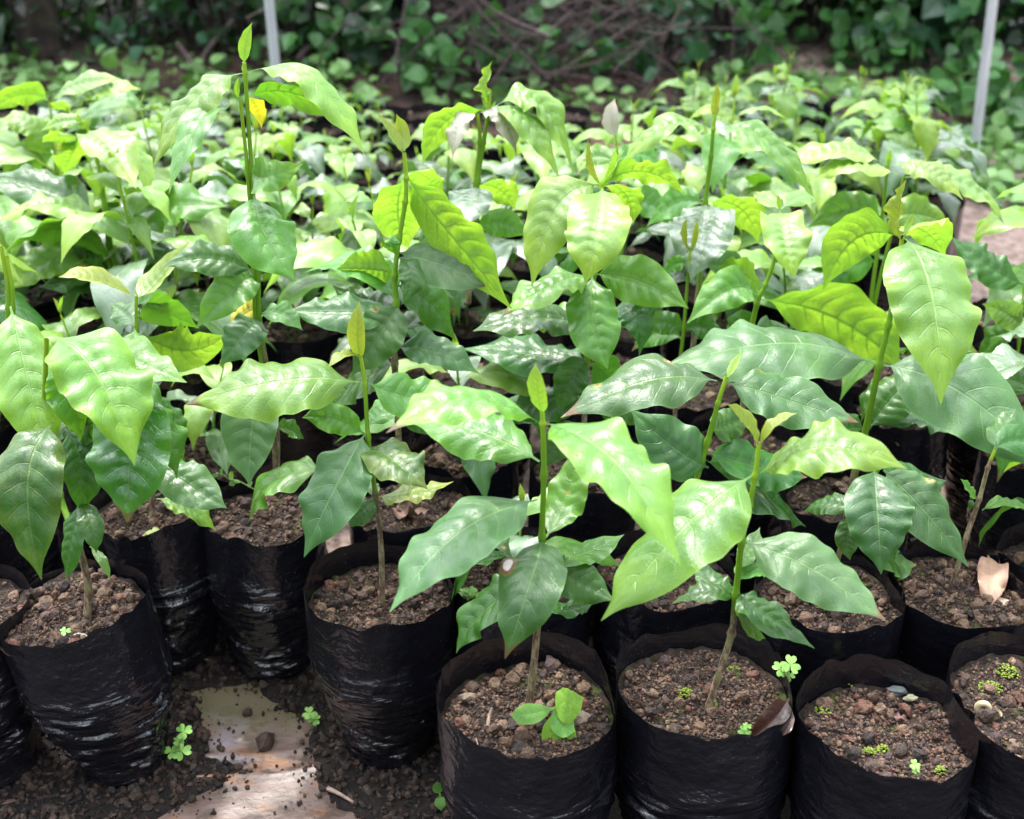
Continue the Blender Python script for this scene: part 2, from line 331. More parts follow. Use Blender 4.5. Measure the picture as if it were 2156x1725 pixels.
def px_leaf(plant, spec, Y0, idx):
    """One measured leaf: base, midrib point and tip (view pixels), projected width, kind, depth offsets, options."""
    bx, by, mx, my, tx, ty, Wp, kind, d0, d1, d2 = spec[:11]; o = spec[11] if len(spec) > 11 else {}
    P0, P1, P2 = at(bx, by, Y0+d0), at(mx, my, Y0+d1), at(tx, ty, Y0+d2)
    T = nrm(P2-P0); vd = nrm(P1-CAM)
    hd = P2-P0; hd[2] = 0
    if np.linalg.norm(hd) < .015: hd = P1-P0; hd[2] = 0
    if np.linalg.norm(hd) < .004: hd = np.array([0, -1.0, 0])
    hd = nrm(hd); c0 = np.cross(hd, [0, 0, 1.0]); c0 = nrm(c0-T*np.dot(c0, T)); n0 = np.cross(c0, T)
    upref = np.array([0, 0, 1.0]) if abs(T[2]) < .93 else hd
    if np.dot(n0, upref) < 0: n0 = -n0
    L0 = np.linalg.norm(P1-P0)+np.linalg.norm(P2-P1)
    under = o.get('under', False); dp = depth(P1)
    Wt = Wp*dp/F*o.get('ws', .87); Tp = nrm(T-vd*np.dot(T, vd)); best = None
    lim = o.get('ratio', .46)*L0
    for k in range(0, 90, 5):
        for sgn in (1, -1):
            a = math.radians(k*sgn); c = c0*math.cos(a)+n0*math.sin(a); nn = n0*math.cos(a)-c0*math.sin(a)
            cpj = c-vd*np.dot(c, vd); fac = np.linalg.norm(np.cross(cpj, Tp)); face = -np.dot(nn, vd)
            if under: face = -face
            if face < .08: continue
            sc_ = max(0, Wt/max(fac, .05)-lim)*30/lim + k/60.0
            if best is None or sc_ < best[0]: best = (sc_, c, nn, fac)
    if best is None: best = (0, c0, n0, .6)
    _, c, nn, fac = best
    W = min(Wt/max(fac, .25), .56*L0)
    W = max(W, .2*L0) if kind not in ('bronze', 'lime', 'grey') else W
    r = np.random.RandomState(idx*13+5)
    young = kind in ('bronze',)
    V, Fc, uv, Ln = leaf_geo(P0, P1, P2, W, c, nn, idx, o.get('n', 64), 6, o.get('fold', r.uniform(.18, .46)), o.get('droop', r.uniform(.15, .42)),
                             o.get('wave', r.uniform(.12, .24)), o.get('quilt', r.uniform(.8, 1.4))*{'pale': 1.35, 'lime': 1.8, 'bright': 1.15}.get(kind, 1.0), o.get('twist', r.uniform(-.25, .25)), o.get('pet', .055), nvk(kind))
    STATS.append((plant['label'][:30], idx, round(Ln, 3), round(W, 3), kind))
    base = np.array(plant.location)
    ob = obj('leaf' if not o.get('bud') else 'shoot_tip', mesh('leaf', V-base, Fc, L[kind], True, uv), plant)
    if o.get('label'): ob['label'] = o['label']
    return ob
def stem_mesh(pts, rad, woody_to, origin, seed=0, k=9):
    """pts = node chain (world), rad per point, woody_to = fraction of the length that is bark."""
    P = catmull(pts, 12); n = len(P); s = np.linspace(0, 1, n)
    R = np.interp(s, np.linspace(0, 1, len(pts)), rad)
    r = np.random.RandomState(seed)
    R = R*(1+.05*r.randn(n)*(s < woody_to))
    for q in range(2, len(pts)-1):       # slight swelling at nodes
        R *= 1+.45*np.exp(-((s-q/(len(pts)-1))/.011)**2)
    V, Fc = tube(P, R, k)
    cc = np.zeros((len(V), 3)); sv = np.minimum(np.arange(len(V))//k, n-1)/(n-1)
    cc[:, 0] = np.clip((woody_to-sv)/.05+.5, 0, 1); cc[:, 1] = np.clip((sv-.7)/.3, 0, 1)
    return mesh('stem', V-np.asarray(origin), Fc, STEM, True, colr=cc)
def px_plant(label, Y0, stems, leaves, woody=.25, r0=.0042, group=None, Yb=None):
    p0 = at(*stems[0][0][:2], Y0)
    e = thing('coffee_seedling', p0, label, 'seedling', group or 'coffee seedlings in the front rows')
    for i, st in enumerate(stems):
        pts = [at(q[0], q[1], Y0+(q[2] if len(q) > 2 else 0)) for q in st]
        pts[0] = pts[0]-np.array([0, 0, .012])
        obj('stem', stem_mesh(pts, np.linspace(r0*.82, r0*.45, len(pts)), woody if i == 0 or len(st[0]) < 4 else 0, p0, i+int(Y0*1000)), e)
    for i, sp_ in enumerate(leaves): px_leaf(e, sp_, Y0, int(Y0*1000)*3+i*7+len(label))
    return e
# ------------------------------------------------------------------ hero seedlings (numbers: view pixels; last three: depth offsets in metres)
B = {'bud': True, 'pet': .03, 'quilt': .5, 'wave': .08, 'fold': .5, 'droop': .1}
U = {'under': True}
def BU(**k): d = dict(B); d.update(k); return d
def UU(**k): d = dict(U); d.update(k); return d
# 1 front centre
px_plant('coffee seedling in the front centre bag, upright yellow-green bud and a white-scarred lower leaf', .925,
 [[(1110,1492),(1124,1400),(1133,1300),(1141,1200),(1141,1132),(1145,1000),(1143,893),(1141,862)]],
 [(1141,872, 1131,818, 1128,763, 44,'lime',0,-.004,.0, BU(fold=.15,wave=.03)),
  (1136,892, 985,843, 813,912, 84,'bright',0,-.015,-.05,{'droop':.3,'wave':.15,'fold':.25}),
  (1148,893, 1286,968, 1433,1192, 158,'bright',0,-.075,-.15,{'twist':.1}),
  (1136,972, 1005,908, 862,890, 118,'mid',0,.03,.05,{'wave':.2}),
  (1148,1133, 1195,1040, 1222,930, 95,'mid',0,.04,.06),
  (1133,1052, 965,1128, 820,1290, 150,'blue',0,-.05,-.10,{'wave':.13,'fold':.2}),
  (1141,1136, 1118,1225, 1063,1388, 158,'scar',0,-.07,-.10,{'wave':.15,'twist':.1,'fold':.2,'label':'drooping leaf with a round white scar'}),
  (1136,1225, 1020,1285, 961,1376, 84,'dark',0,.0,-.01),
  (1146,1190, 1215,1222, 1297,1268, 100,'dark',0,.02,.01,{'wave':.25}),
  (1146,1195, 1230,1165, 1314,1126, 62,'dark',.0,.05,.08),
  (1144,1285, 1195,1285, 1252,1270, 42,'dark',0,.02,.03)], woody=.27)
# 2 front right
px_plant('coffee seedling in the front bag with the brown dead leaf, two bronze tips on top', .925,
 [[(1487,1492),(1512,1425),(1540,1335),(1549,1255),(1562,1140),(1578,1065),(1590,1002),(1598,935)]],
 [(1597,938, 1568,893, 1530,850, 30,'bronze',0,0,-.01,BU()),
  (1599,940, 1634,897, 1679,870, 26,'bronze',0,0,.0,BU()),
  (1594,1003, 1735,945, 1910,988, 116,'bright',0,-.02,-.04,{'wave':.2,'quilt':1.5}),
  (1582,1002, 1437,1118, 1265,1308, 190,'bright',0,-.045,-.09,{'wave':.15,'fold':.2}),
  (1566,1141, 1708,1200, 1866,1308, 142,'blue',0,-.03,-.07,{'wave':.15,'fold':.2}),
  (1552,1248, 1610,1292, 1716,1366, 72,'dark',0,-.02,-.04),
  (1547,1262, 1490,1246, 1413,1272, 48,'dark',0,0,.0),
  (1546,1250, 1500,1225, 1470,1180, 58,'dark',0,.03,.05),
  (1553,1225, 1590,1195, 1640,1192, 46,'mid',0,.03,.05),
  (1556,1200, 1578,1160, 1600,1110, 50,'dark',0,.04,.07),
  (1549,1262, 1575,1310, 1612,1345, 40,'mid',0,-.01,.0)], woody=.38)
# 3 centre-left
px_plant('coffee seedling in the lone crinkled bag left of centre, glossy young leaf pointing straight up', 1.085,
 [[(804,1262),(802,1150),(790,1040),(775,920),(768,810),(760,752)]],
 [(759,757, 752,700, 757,632, 44,'bronze',0,-.005,0,BU()),
  (757,748, 724,752, 690,774, 22,'bronze',0,-.02,-.03,BU()),
  (757,805, 575,805, 388,853, 140,'bright',0,-.02,-.03,{'wave':.16,'fold':.15}),
  (776,806, 875,840, 995,835, 112,'mid',0,.01,.03),
  (768,915, 700,880, 636,880, 78,'mid',0,0,.0,{'wave':.3}),
  (776,898, 812,858, 852,826, 60,'mid',0,.03,.06),
  (770,912, 706,1025, 640,1174, 142,'blue',0,-.05,-.075,{'wave':.15}),
  (775,940, 832,970, 900,1030, 112,'mott',0,-.04,-.06,{'wave':.26,'ratio':.62}),
  (796,1046, 870,1040, 955,1014, 44,'bronze',0,-.01,.0,{'label':'yellowing leaf with a brown tip'}),
  (792,1050, 762,1080, 736,1112, 54,'dark',0,-.02,-.03),
  (797,1050, 770,1018, 745,1000, 40,'dark',0,.03,.05),
  (790,1005, 610,1000, 522,1106, 80,'mid',.04,.06,.04,{'pet':.3})], woody=.42, r0=.0036)
# 4 left front
px_plant('coffee seedling with a crooked stem in the left front bag, broad glossy drooping leaves', 1.056,
 [[(178,1297),(186,1235),(165,1150),(125,1040,.03),(95,900,.03),(98,715,.01)]],
 [(113,708, 212,800, 284,982, 205,'bright',0,-.05,-.09,{'fold':.5,'wave':.22,'twist':.2,'ratio':.7}),
  (150,725, 265,765, 394,806, 100,'mid',.02,-.01,-.03,{'wave':.2}),
  (288,800, 275,945, 268,1102, 190,'gloss',.0,-.045,-.07,{'wave':.14,'quilt':2.2,'ratio':.66}),
  (112,890, 60,1020, 88,1222, 172,'mott',0,-.055,-.08,{'wave':.16,'ratio':.6}),
  (310,960, 395,1020, 478,1070, 108,'spot',.05,.02,0,{'wave':.15}),
  (330,1050, 400,1072, 455,1118, 44,'bright',.05,.05,.05),
  (165,1060, 150,1140, 138,1222, 52,'dark',0,-.02,-.02,{'wave':.06,'fold':.2}),
  (168,1050, 192,1105, 203,1165, 58,'dark',0,-.03,-.04,{'wave':.08,'fold':.2}),
  (140,900, 172,985, 168,1085, 96,'dark',.02,.0,-.01,{'wave':.1}), (150,800, 320,880, 372,1010, 120,'gloss',.03,.01,.0,{'ratio':.6}),
  (110,760, 150,830, 170,930, 110,'mid',.02,.01,.0,{'ratio':.6}),
  (190,1150, 215,1180, 232,1222, 18,'bright',0,-.02,-.03),
  (195,890, 165,915, 132,958, 70,'dark',.0,.02,.03),
  (165,1015, 195,985, 215,940, 45,'dark',.02,.04,.07),
  (170,760, 210,890, 215,1000, 110,'dark',.04,.03,.02)], woody=.4, r0=.005)
# stem cut off by the left edge
px_plant('twin-stemmed coffee seedling cut by the left edge, one long bright leaf hanging down', 1.17,
 [[(-40,1130),(-10,860),(18,650),(3,520)],[(-35,1120),(-2,850),(26,650),(14,540)]],
 [(22,645, 58,795, 104,978, 168,'bright',-.02,-.08,-.12,{'wave':.16,'fold':.2}),
  (-10,660, -90,760, -160,900, 120,'mid',0,-.03,-.06),
  (0,560, -90,520, -190,560, 90,'bright',0,0,0),
  (-20,890, -110,930, -190,1040, 90,'dark',0,0,-.03),
  (-15,860, 40,860, 100,905, 60,'dark',0,.03,.04)], woody=.3)
# 5 left, double stem
px_plant('tall coffee seedling on the left with two green stems and pale drooping top leaves', 1.62,
 [[(222,705),(232,620),(228,520),(215,400),(205,340),(183,268)],[(180,722),(250,640),(238,540),(222,430),(212,350)]],
 [(176,272, 168,255, 163,238, 16,'lime',0,0,0,BU()), (178,272, 186,258, 193,248, 14,'lime',0,0,0,BU()),
  (184,274, 232,312, 287,398, 104,'pale',0,-.05,-.11,{'wave':.22}),
  (225,278, 285,315, 316,433, 52,'pale',0,-.02,-.06,{'wave':.25}),
  (172,290, 150,330, 137,367, 66,'lime',0,.03,.05,UU(wave=.25)),
  (180,256, 135,256, 86,276, 36,'pale',0,0,0),
  (165,290, 125,288, 88,300, 30,'lime',0,.02,.03,UU()),
  (216,472, 115,432, -25,478, 43,'pale',0,-.02,-.03,{'droop':.4}),
  (222,448, 275,452, 325,549, 40,'bright',0,-.05,-.1,{'droop':.5}),
  (229,476, 345,440, 479,434, 96,'mid',0,-.01,-.02,{'wave':.25}),
  (237,560, 130,482, -6,545, 56,'mid',0,-.04,-.06,UU()),
  (205,525, 110,545, 8,618, 92,'bright',0,-.03,-.06,{'wave':.22}),
  (200,452, 90,400, -40,372, 108,'dark',0,.02,.04,{'wave':.15}),
  (236,590, 195,560, 148,516, 54,'dark',0,-.02,-.03),
  (236,600, 165,590, 82,606, 66,'dark',0,-.03,-.05,{'quilt':1.6}),
  (248,640, 290,580, 330,520, 38,'mid',0,.03,.05)], woody=.12, r0=.0042, group='coffee seedlings in the second rows')
# 6 tallest
px_plant('tallest coffee seedling, twin stems and one lime leaf standing up against the dark hedge', 1.25,
 [[(579,1012),(582,900),(548,690),(543,560),(530,360),(516,155),(514,132)],[(579,1010),(575,900),(540,690),(535,560),(521,360),(506,210)]],
 [(515,133, 516,92, 531,47, 30,'lime',0,0,0,BU(fold=.3)), (502,205, 499,185, 503,162, 13,'lime',0,0,0,BU()),
  (517,153, 513,143, 518,130, 10,'lime',0,0,0,BU()),
  (512,154, 405,212, 321,357, 77,'bright',0,-.03,-.06,{'wave':.18,'pet':.1}),
  (521,153, 655,168, 768,328, 62,'bright',0,-.03,-.07,{'droop':.45,'wave':.2,'pet':.1}),
  (502,209, 420,258, 356,408, 62,'mid',0,-.06,-.12,{'wave':.2,'pet':.1}),
  (512,209, 615,195, 722,262, 56,'mid',0,.0,-.02,UU(droop=.4,pet=.1)),
  (520,205, 540,225, 551,271, 30,'yellow',0,.05,.07,UU()),
  (530,362, 560,372, 638,345, 84,'bright',0,-.03,.0,{'wave':.35}),
  (536,408, 556,490, 622,592, 150,'mid',0,-.06,-.09,{'wave':.14,'ratio':.56}),
  (536,574, 440,545, 343,562, 84,'dark',0,-.01,-.02,{'quilt':1.5}),
  (536,585, 490,610, 412,692, 108,'mid',0,-.02,-.03,{'ratio':.6}),
  (546,648, 515,662, 482,698, 50,'yellow',0,.03,.03),
  (549,660, 590,662, 637,696, 56,'mid',0,-.02,-.04),
  (546,672, 515,705, 462,772, 92,'blue',0,-.03,-.04,{'ratio':.56}),
  (560,800, 530,905, 526,1024, 138,'blue',0,-.03,-.06,{'wave':.08,'ratio':.62,'droop':.1}),
  (580,900, 610,905, 640,925, 40,'dark',0,.02,.03)], woody=.3, r0=.0037, group='coffee seedlings in the second rows')
# 7
px_plant('small coffee seedling on the left, two narrow bronze leaves spread in a V on top', 1.24,
 [[(318,1085),(318,1000),(305,840),(288,690),(287,625)]],
 [(283,625, 200,592, 123,584, 38,'bronze',0,-.02,-.03,BU(quilt=1.2)),
  (291,626, 335,590, 402,505, 46,'bronze',0,.02,.04,BU(quilt=1.2)),
  (285,690, 268,760, 230,835, 100,'mid',0,-.05,-.09),
  (296,652, 340,655, 420,692, 80,'mid',0,.03,.05,UU()),
  (300,702, 390,738, 484,702, 128,'lime',0,.02,.03,UU(wave=.2,ratio=.75)),
  (288,642, 320,625, 352,615, 62,'mid',0,.04,.07), (282,686, 262,660, 232,640, 66,'dark',0,.03,.05),
  (305,830, 360,880, 385,960, 60,'dark',0,.0,-.02),(312,930,360,940,400,1012,50,'mid',0,.03,.04),
  (300,850, 250,880, 190,900, 60,'dark',0,.03,.05)], woody=.3, r0=.0035)
# 8 centre, big lime hanging leaves
px_plant('coffee seedling in the centre with large lime backlit leaves hanging in front of its stem', 1.25,
 [[(848,1052),(838,900),(831,765),(834,640),(831,580),(840,505),(853,425),(855,375),(851,322)]],
 [(848,322, 824,285, 796,240, 26,'bronze',0,0,0,BU()), (851,318, 848,280, 834,240, 22,'bronze',0,.01,.01,BU()),
  (851,375, 838,455, 862,524, 122,'lime',0,.045,.07,UU(wave=.12,ratio=.62)),
  (859,374, 950,500, 1078,652, 118,'lime',0,-.02,-.05,UU(wave=.1,quilt=1.3)),
  (864,362, 900,375, 935,400, 50,'lime',0,.04,.05,UU()),
  (832,575, 775,567, 708,566, 118,'lime',0,.015,.03,UU(ratio=.62,quilt=1.3)),
  (832,535, 826,515, 836,492, 40,'mid',0,-.01,0),
  (838,532, 930,558, 1045,604, 112,'blue',0,-.01,-.03,{'wave':.14}),
  (836,540, 868,580, 845,642, 64,'spot',0,-.02,-.03),
  (835,655, 725,660, 604,652, 90,'spot',0,-.01,-.01,{'wave':.16}),
  (836,732, 915,742, 1010,788, 80,'spot',0,-.01,-.02,{'wave':.16}),
  (840,640, 800,705, 740,792, 128,'spot',0,-.02,-.03,{'ratio':.6}),
  (838,700, 880,665, 905,628, 52,'dark',0,.03,.05),
  (832,765, 760,800, 690,850, 80,'dark',.0,.03,.05), (836,890, 900,880, 960,900, 80,'dark',0,.03,.04),
  (833,640, 760,560, 640,575, 80,'mid',0,.04,.06),
  (832,600, 905,640, 960,720, 90,'dark',0,.03,.04), (834,640, 770,640, 700,600, 90,'dark',0,.04,.06)], woody=.3, r0=.0042)
# 9 grey-bronze pair
px_plant('coffee seedling with two silvery bronze leaves hanging beside a knobbly lime bud, upper centre', 1.5,
 [[(985,620),(995,480),(1001,385),(1010,300),(1006,240)],[(985,618),(1002,470),(1006,380),(1018,300),(1028,235),(1031,190)]],
 [(1032,222, 1024,180, 1036,129, 26,'lime',0,0,0,BU(wave=.4)), (1028,232, 1020,222, 1014,205, 8,'lime',0,0,0,BU()), (1032,232, 1040,224, 1044,212, 8,'lime',0,0,0,BU()),
  (1004,240, 968,262, 953,337, 46,'grey',0,-.02,-.03,{'wave':.2}), (1009,238, 1060,252, 1088,332, 48,'grey',0,-.02,-.03,{'wave':.2}),
  (1020,232, 935,262, 889,348, 66,'lime',0,.0,-.01,UU(wave=.15)),
  (1036,226, 1112,258, 1180,382, 56,'bright',0,-.03,-.06,{'quilt':1.6}), (1046,222, 1140,228, 1210,378, 62,'bright',0,.0,-.02,{'quilt':1.6}),
  (1001,392, 990,422, 985,478, 130,'sheen',0,-.05,-.09,{'ratio':.7}),
  (1006,390, 1050,400, 1085,440, 70,'lime',0,.04,.06,UU()),
  (998,480, 1060,470, 1110,500, 70,'mid',0,0,0), (995,490, 930,480, 880,520, 70,'dark',0,0,-.01)], woody=.2, group='coffee seedlings in the second rows')
# 10 pale pair, centre right
px_plant('coffee seedling right of centre with broad pale shining top leaves hanging like a skirt', 1.31,
 [[(1225,985),(1232,850),(1240,700),(1250,580),(1262,450),(1268,390)]],
 [(1266,392, 1250,345, 1238,292, 16,'bronze',0,0,0,BU()), (1270,388, 1282,350, 1299,310, 16,'lime',0,0,0,BU()), (1272,388, 1292,352, 1314,318, 14,'lime',0,.01,.01,BU()),
  (1268,394, 1258,480, 1232,598, 158,'pale',0,-.075,-.10,{'wave':.2,'ratio':.6}),
  (1262,390, 1172,440, 1120,606, 140,'pale',0,-.03,-.06,{'wave':.18}),
  (1272,386, 1362,364, 1445,412, 56,'lime',0,.0,-.01,UU(wave=.25)), (1272,392, 1318,410, 1334,472, 58,'lime',0,.03,.04,UU()),
  (1248,575, 1250,680, 1280,778, 130,'mid',0,-.05,-.08,{'wave':.2,'quilt':1.5}),
  (1244,580, 1150,604, 1056,668, 70,'bright',0,-.04,-.07,{'quilt':1.6}),
  (1252,578, 1345,592, 1450,650, 120,'mid',0,-.02,-.04,{'quilt':1.4}),
  (1242,688, 1120,672, 995,698, 86,'dark',0,-.02,-.03,{'wave':.2}),
  (1243,690, 1165,668, 1070,692, 58,'mid',0,.02,.03),
  (1246,690, 1330,660, 1345,752, 100,'dark',0,-.02,-.04,{'ratio':.6}),
  (1240,760, 1205,795, 1176,872, 100,'dark',0,-.01,-.02,{'ratio':.6}), (1242,765, 1280,800, 1290,870, 90,'dark',0,.02,.02),
  (1240,770, 1120,745, 970,735, 90,'dark',0,.03,.04),
  (1238,860, 1150,850, 1060,880, 90,'dark',0,.02,.03), (1238,860, 1300,850, 1370,900, 84,'dark',0,.03,.05), (1232,900, 1180,930, 1140,990, 80,'dark',0,.0,-.01)], woody=.25, group='coffee seedlings in the second rows')
# E
px_plant('coffee seedling behind the two front right ones, dark leaves peppered with tiny rust spots', 1.107,
 [[(1425,1180),(1445,1090),(1490,930),(1512,850),(1530,792)]],
 [(1510,802, 1360,806, 1180,880, 128,'spot',0,-.01,-.03,{'wave':.16}), (1528,805, 1660,842, 1808,890, 122,'spot',0,-.01,-.03,{'wave':.16}),
  (1492,985, 1421,945, 1326,860, 140,'blue',0,.0,.03,{'wave':.08,'fold':.2}),
  (1497,905, 1530,895, 1582,872, 84,'dark',0,.03,.05), (1485,950, 1600,985, 1700,1005, 104,'dark',0,.02,.03),
  (1480,965, 1600,1040, 1698,1110, 66,'dark',0,.04,.05), (1460,1040, 1400,1080, 1330,1090, 80,'dark',0,.02,.03),
  (1532,795, 1545,770, 1560,740, 20,'lime',0,.01,.02,BU())], woody=.25)
# H
px_plant('coffee seedling low on the right, dark drooping leaves with one brown eye spot', 1.07,
 [[(1745,1240),(1775,1140),(1815,1050),(1850,985),(1858,960)]],
 [(1840,985, 1848,1080, 1855,1210, 168,'eyed',0,-.05,-.08,{'wave':.14,'ratio':.66}), (1860,990, 1935,1065, 2040,1195, 124,'spot',0,-.02,-.05,{'wave':.14}),
  (1855,985, 1920,1010, 1992,1012, 66,'dark',0,.04,.06), (1800,1085, 1785,1130, 1790,1180, 70,'dark',0,-.01,-.02,{'ratio':.6}),
  (1830,1100, 1870,1170, 1930,1190, 60,'dark',0,.04,.05), (1800,1075, 1740,1060, 1690,1080, 50,'dark',0,.02,.03)], woody=.5, r0=.0035)
# G big right
px_plant('large coffee seedling on the right, huge hanging leaf turning yellow at its tip', 1.25,
 [[(1785,1045),(1824,900),(1851,769),(1871,685),(1888,590),(1899,505)]],
 [(1898,508, 1892,450, 1908,378, 36,'bronze',0,0,0,BU(wave=.3)), (1902,505, 1915,470, 1925,450, 16,'lime',0,.01,.01,BU()),
  (1905,502, 1962,620, 1981,853, 200,'bright',0,-.08,-.15,{'wave':.15,'fold':.2,'ratio':.58}),
  (1893,500, 1800,505, 1733,612, 120,'lime',0,.03,.05,UU(wave=.15)),
  (1902,495, 1945,485, 1990,540, 80,'lime',0,.05,.08,UU()),
  (1842,766, 1625,725, 1388,777, 140,'blue',0,-.02,-.05,{'wave':.13,'fold':.15}),
  (1860,770, 2025,830, 2225,1010, 190,'blue',0,-.05,-.11,{'wave':.15,'fold':.2}),
  (1830,905, 1880,835, 1945,782, 122,'dark',0,.02,.04,{'quilt':1.5,'ratio':.62}), (1835,895, 1940,885, 2053,926, 40,'dark',0,.02,.0),
  (1820,905, 1770,905, 1700,930, 70,'dark',0,.04,.05)], woody=.1, r0=.005, group='coffee seedlings in the second rows')
# C6 sapling on right
px_plant('thin brown-stemmed coffee seedling in the right bag that holds the curled tan leaf', 1.10,
 [[(2003,1235),(2035,1130),(2062,1050),(2080,985),(2096,945)]],
 [(2068,1075, 2115,1060, 2175,1075, 24,'mid',0,0,0), (2058,1052, 2040,1030, 2022,1008, 18,'mid',0,0,0), (2056,1062, 2044,1060, 2040,1082, 16,'dark',0,0,0),
  (2096,945, 2150,930, 2230,960, 70,'dark',0,.02,.02), (2094,945, 2110,900, 2140,860, 60,'dark',0,.04,.06)], woody=.85, r0=.0036)
# K
px_plant('coffee seedling right of centre, folded glossy pale top leaf and one wide lime leaf', 1.37,
 [[(1560,905),(1575,740),(1594,640),(1612,600),(1632,540),(1642,450)]],
 [(1642,445, 1652,500, 1674,588, 116,'pale',0,-.06,-.09,{'fold':.5,'wave':.25,'ratio':.66}), (1642,442, 1640,425, 1638,408, 12,'lime',0,0,0,BU()),
  (1645,440, 1690,412, 1716,425, 40,'pale',0,.03,.04), (1640,440, 1610,420, 1585,408, 36,'pale',0,.03,.04),
  (1600,630, 1780,682, 1897,778, 150,'lime',0,.0,-.02,UU(wave=.16)),
  (1600,628, 1540,610, 1446,682, 100,'mid',0,-.02,-.05,{'fold':.5}), (1606,615, 1560,575, 1505,580, 70,'lime',0,.04,.06,UU()),
  (1590,655, 1560,700, 1520,740, 80,'dark',0,.03,.04), (1585,690, 1640,720, 1690,770, 70,'dark',0,.04,.05)], woody=.15, group='coffee seedlings in the second rows')
# M
px_plant('slender coffee seedling with a forked bronze tip, standing before the silvery broad leaf', 1.42,
 [[(1420,880),(1432,760),(1440,690),(1450,560),(1453,525)]],
 [(1452,530, 1446,495, 1447,458, 15,'bronze',0,0,0,BU()), (1455,530, 1464,495, 1468,458, 15,'bronze',0,0,0,BU()),
  (1448,560, 1425,555, 1395,580, 40,'mid',0,0,0), (1438,700, 1400,680, 1345,690, 60,'dark',0,0,0), (1442,698, 1480,690, 1530,730, 60,'dark',0,0,-.01),
  (1437,715, 1385,700, 1330,740, 70,'mid',0,.03,.04)], woody=.3, r0=.003, group='coffee seedlings in the second rows')
# N
px_plant('tall coffee seedling right of centre, knobbly green tip and long arching pair above silvery leaf', 1.52,
 [[(1460,720),(1475,560),(1485,430),(1497,330),(1502,272),(1506,240)]],
 [(1506,250, 1506,215, 1513,172, 22,'bronze',0,0,0,BU(wave=.4)),
  (1499,272, 1410,268, 1308,348, 49,'bright',0,-.02,-.04,{'quilt':1.6,'pet':.1}), (1505,272, 1612,296, 1716,424, 62,'bright',0,-.03,-.06,{'quilt':1.6,'pet':.1}),
  (1486,428, 1478,490, 1455,592, 158,'sheen',0,-.07,-.11,{'wave':.2,'ratio':.66,'quilt':1.5}),
  (1492,425, 1560,440, 1597,512, 84,'lime',0,.03,.05,UU(wave=.2)), (1482,430, 1420,430, 1360,480, 70,'mid',0,.03,.05),
  (1478,560, 1540,560, 1600,590, 70,'dark',0,.02,.02)], woody=.15, group='coffee seedlings in the second rows')
# O
px_plant('coffee seedling with one upright silvery pointed leaf like a spade, right of centre', 1.62,
 [[(1290,640),(1300,480),(1302,360),(1296,285)]],
 [(1296,288, 1288,250, 1295,207, 42,'grey',0,0,.01,BU(wave=.05)), (1300,340, 1350,325, 1400,360, 50,'mid',0,.02,.02), (1298,345, 1250,330, 1215,370, 50,'pale',0,.02,.0),
  (1300,430, 1370,430, 1430,480, 70,'mid',0,0,0), (1300,435, 1240,425, 1190,470, 70,'dark',0,0,0)], woody=.2, r0=.003, group='coffee seedlings in the second rows')
# P
px_plant('coffee seedling on the right, four long narrow pale leaves spread sideways under a blunt bud', 1.57,
 [[(1825,720),(1838,600),(1856,470),(1869,350),(1871,335)],[(1825,722),(1850,600),(1880,480),(1903,372)]],
 [(1871,348, 1871,330, 1876,314, 16,'lime',0,0,0,BU()),
  (1866,349, 1775,322, 1647,350, 46,'pale',0,-.01,-.02,{'quilt':1.7,'pet':.12}), (1900,372, 1805,348, 1708,380, 34,'pale',0,-.03,-.04,{'quilt':1.7,'pet':.12}),
  (1876,349, 1955,358, 2028,422, 49,'pale',0,-.03,-.06,{'quilt':1.7,'pet':.1}), (1906,374, 2025,392, 2115,475, 41,'pale',0,.0,-.03,{'quilt':1.7,'pet':.1}),
  (1856,460, 1790,440, 1700,480, 90,'mid',0,0,0), (1858,462, 1930,450, 2000,480, 80,'pale',0,.02,.02), (1846,550, 1780,560, 1690,600, 90,'mid',0,.02,0)], woody=.15, r0=.0036, group='coffee seedlings in the second rows')
# Q
px_plant('coffee seedling at the upper left edge with narrow leaves fanned flat against the dark hedge', 1.9,
 [[(118,480),(116,330),(104,214)],[(118,478),(128,320),(142,228)]],
 [(106,212, 175,178, 256,167, 38,'pale',0,-.02,-.02,{'quilt':1.7}), (144,228, 215,188, 298,189, 34,'pale',0,-.02,-.02,{'quilt':1.7}),
  (101,212, 45,200, -25,238, 56,'lime',0,-.03,-.04,UU()), (108,216, 128,222, 148,236, 24,'lime',0,.03,.05,UU()),
  (120,330, 60,260, -10,258, 60,'bright',0,0,0), (120,300, 250,210, 310,246, 46,'mid',0,.04,.06), (122,330, 190,300, 240,340, 70,'mid',0,0,-.02),
  (118,330, 60,330, 0,380, 80,'bright',0,0,-.03)], woody=.1, r0=.0036, group='coffee seedlings in the second rows')
# R right edge
px_plant('coffee seedling at the right edge with pale crinkled leaves above the gravel path', 1.5,
 [[(2100,985),(2125,860),(2146,720),(2156,600)]],
 [(2156,600, 2080,560, 2002,498, 78,'dark',0,.0,.02,{'quilt':1.7}), (2152,690, 2120,660, 2068,640, 70,'pale',0,-.01,-.01,{'quilt':1.5}),
  (2150,700, 2200,690, 2260,740, 80,'mid',0,0,-.02), (2158,600, 2220,560, 2290,580, 90,'pale',0,0,-.02),
  (2142,740, 2110,760, 2075,745, 40,'bright',0,0,0), (2138,770, 2160,790, 2190,800, 40,'bright',0,0,0), (2150,690, 2090,720, 2060,770, 60,'mid',0,.03,.04)], woody=.2, r0=.003, group='coffee seedlings in the second rows')
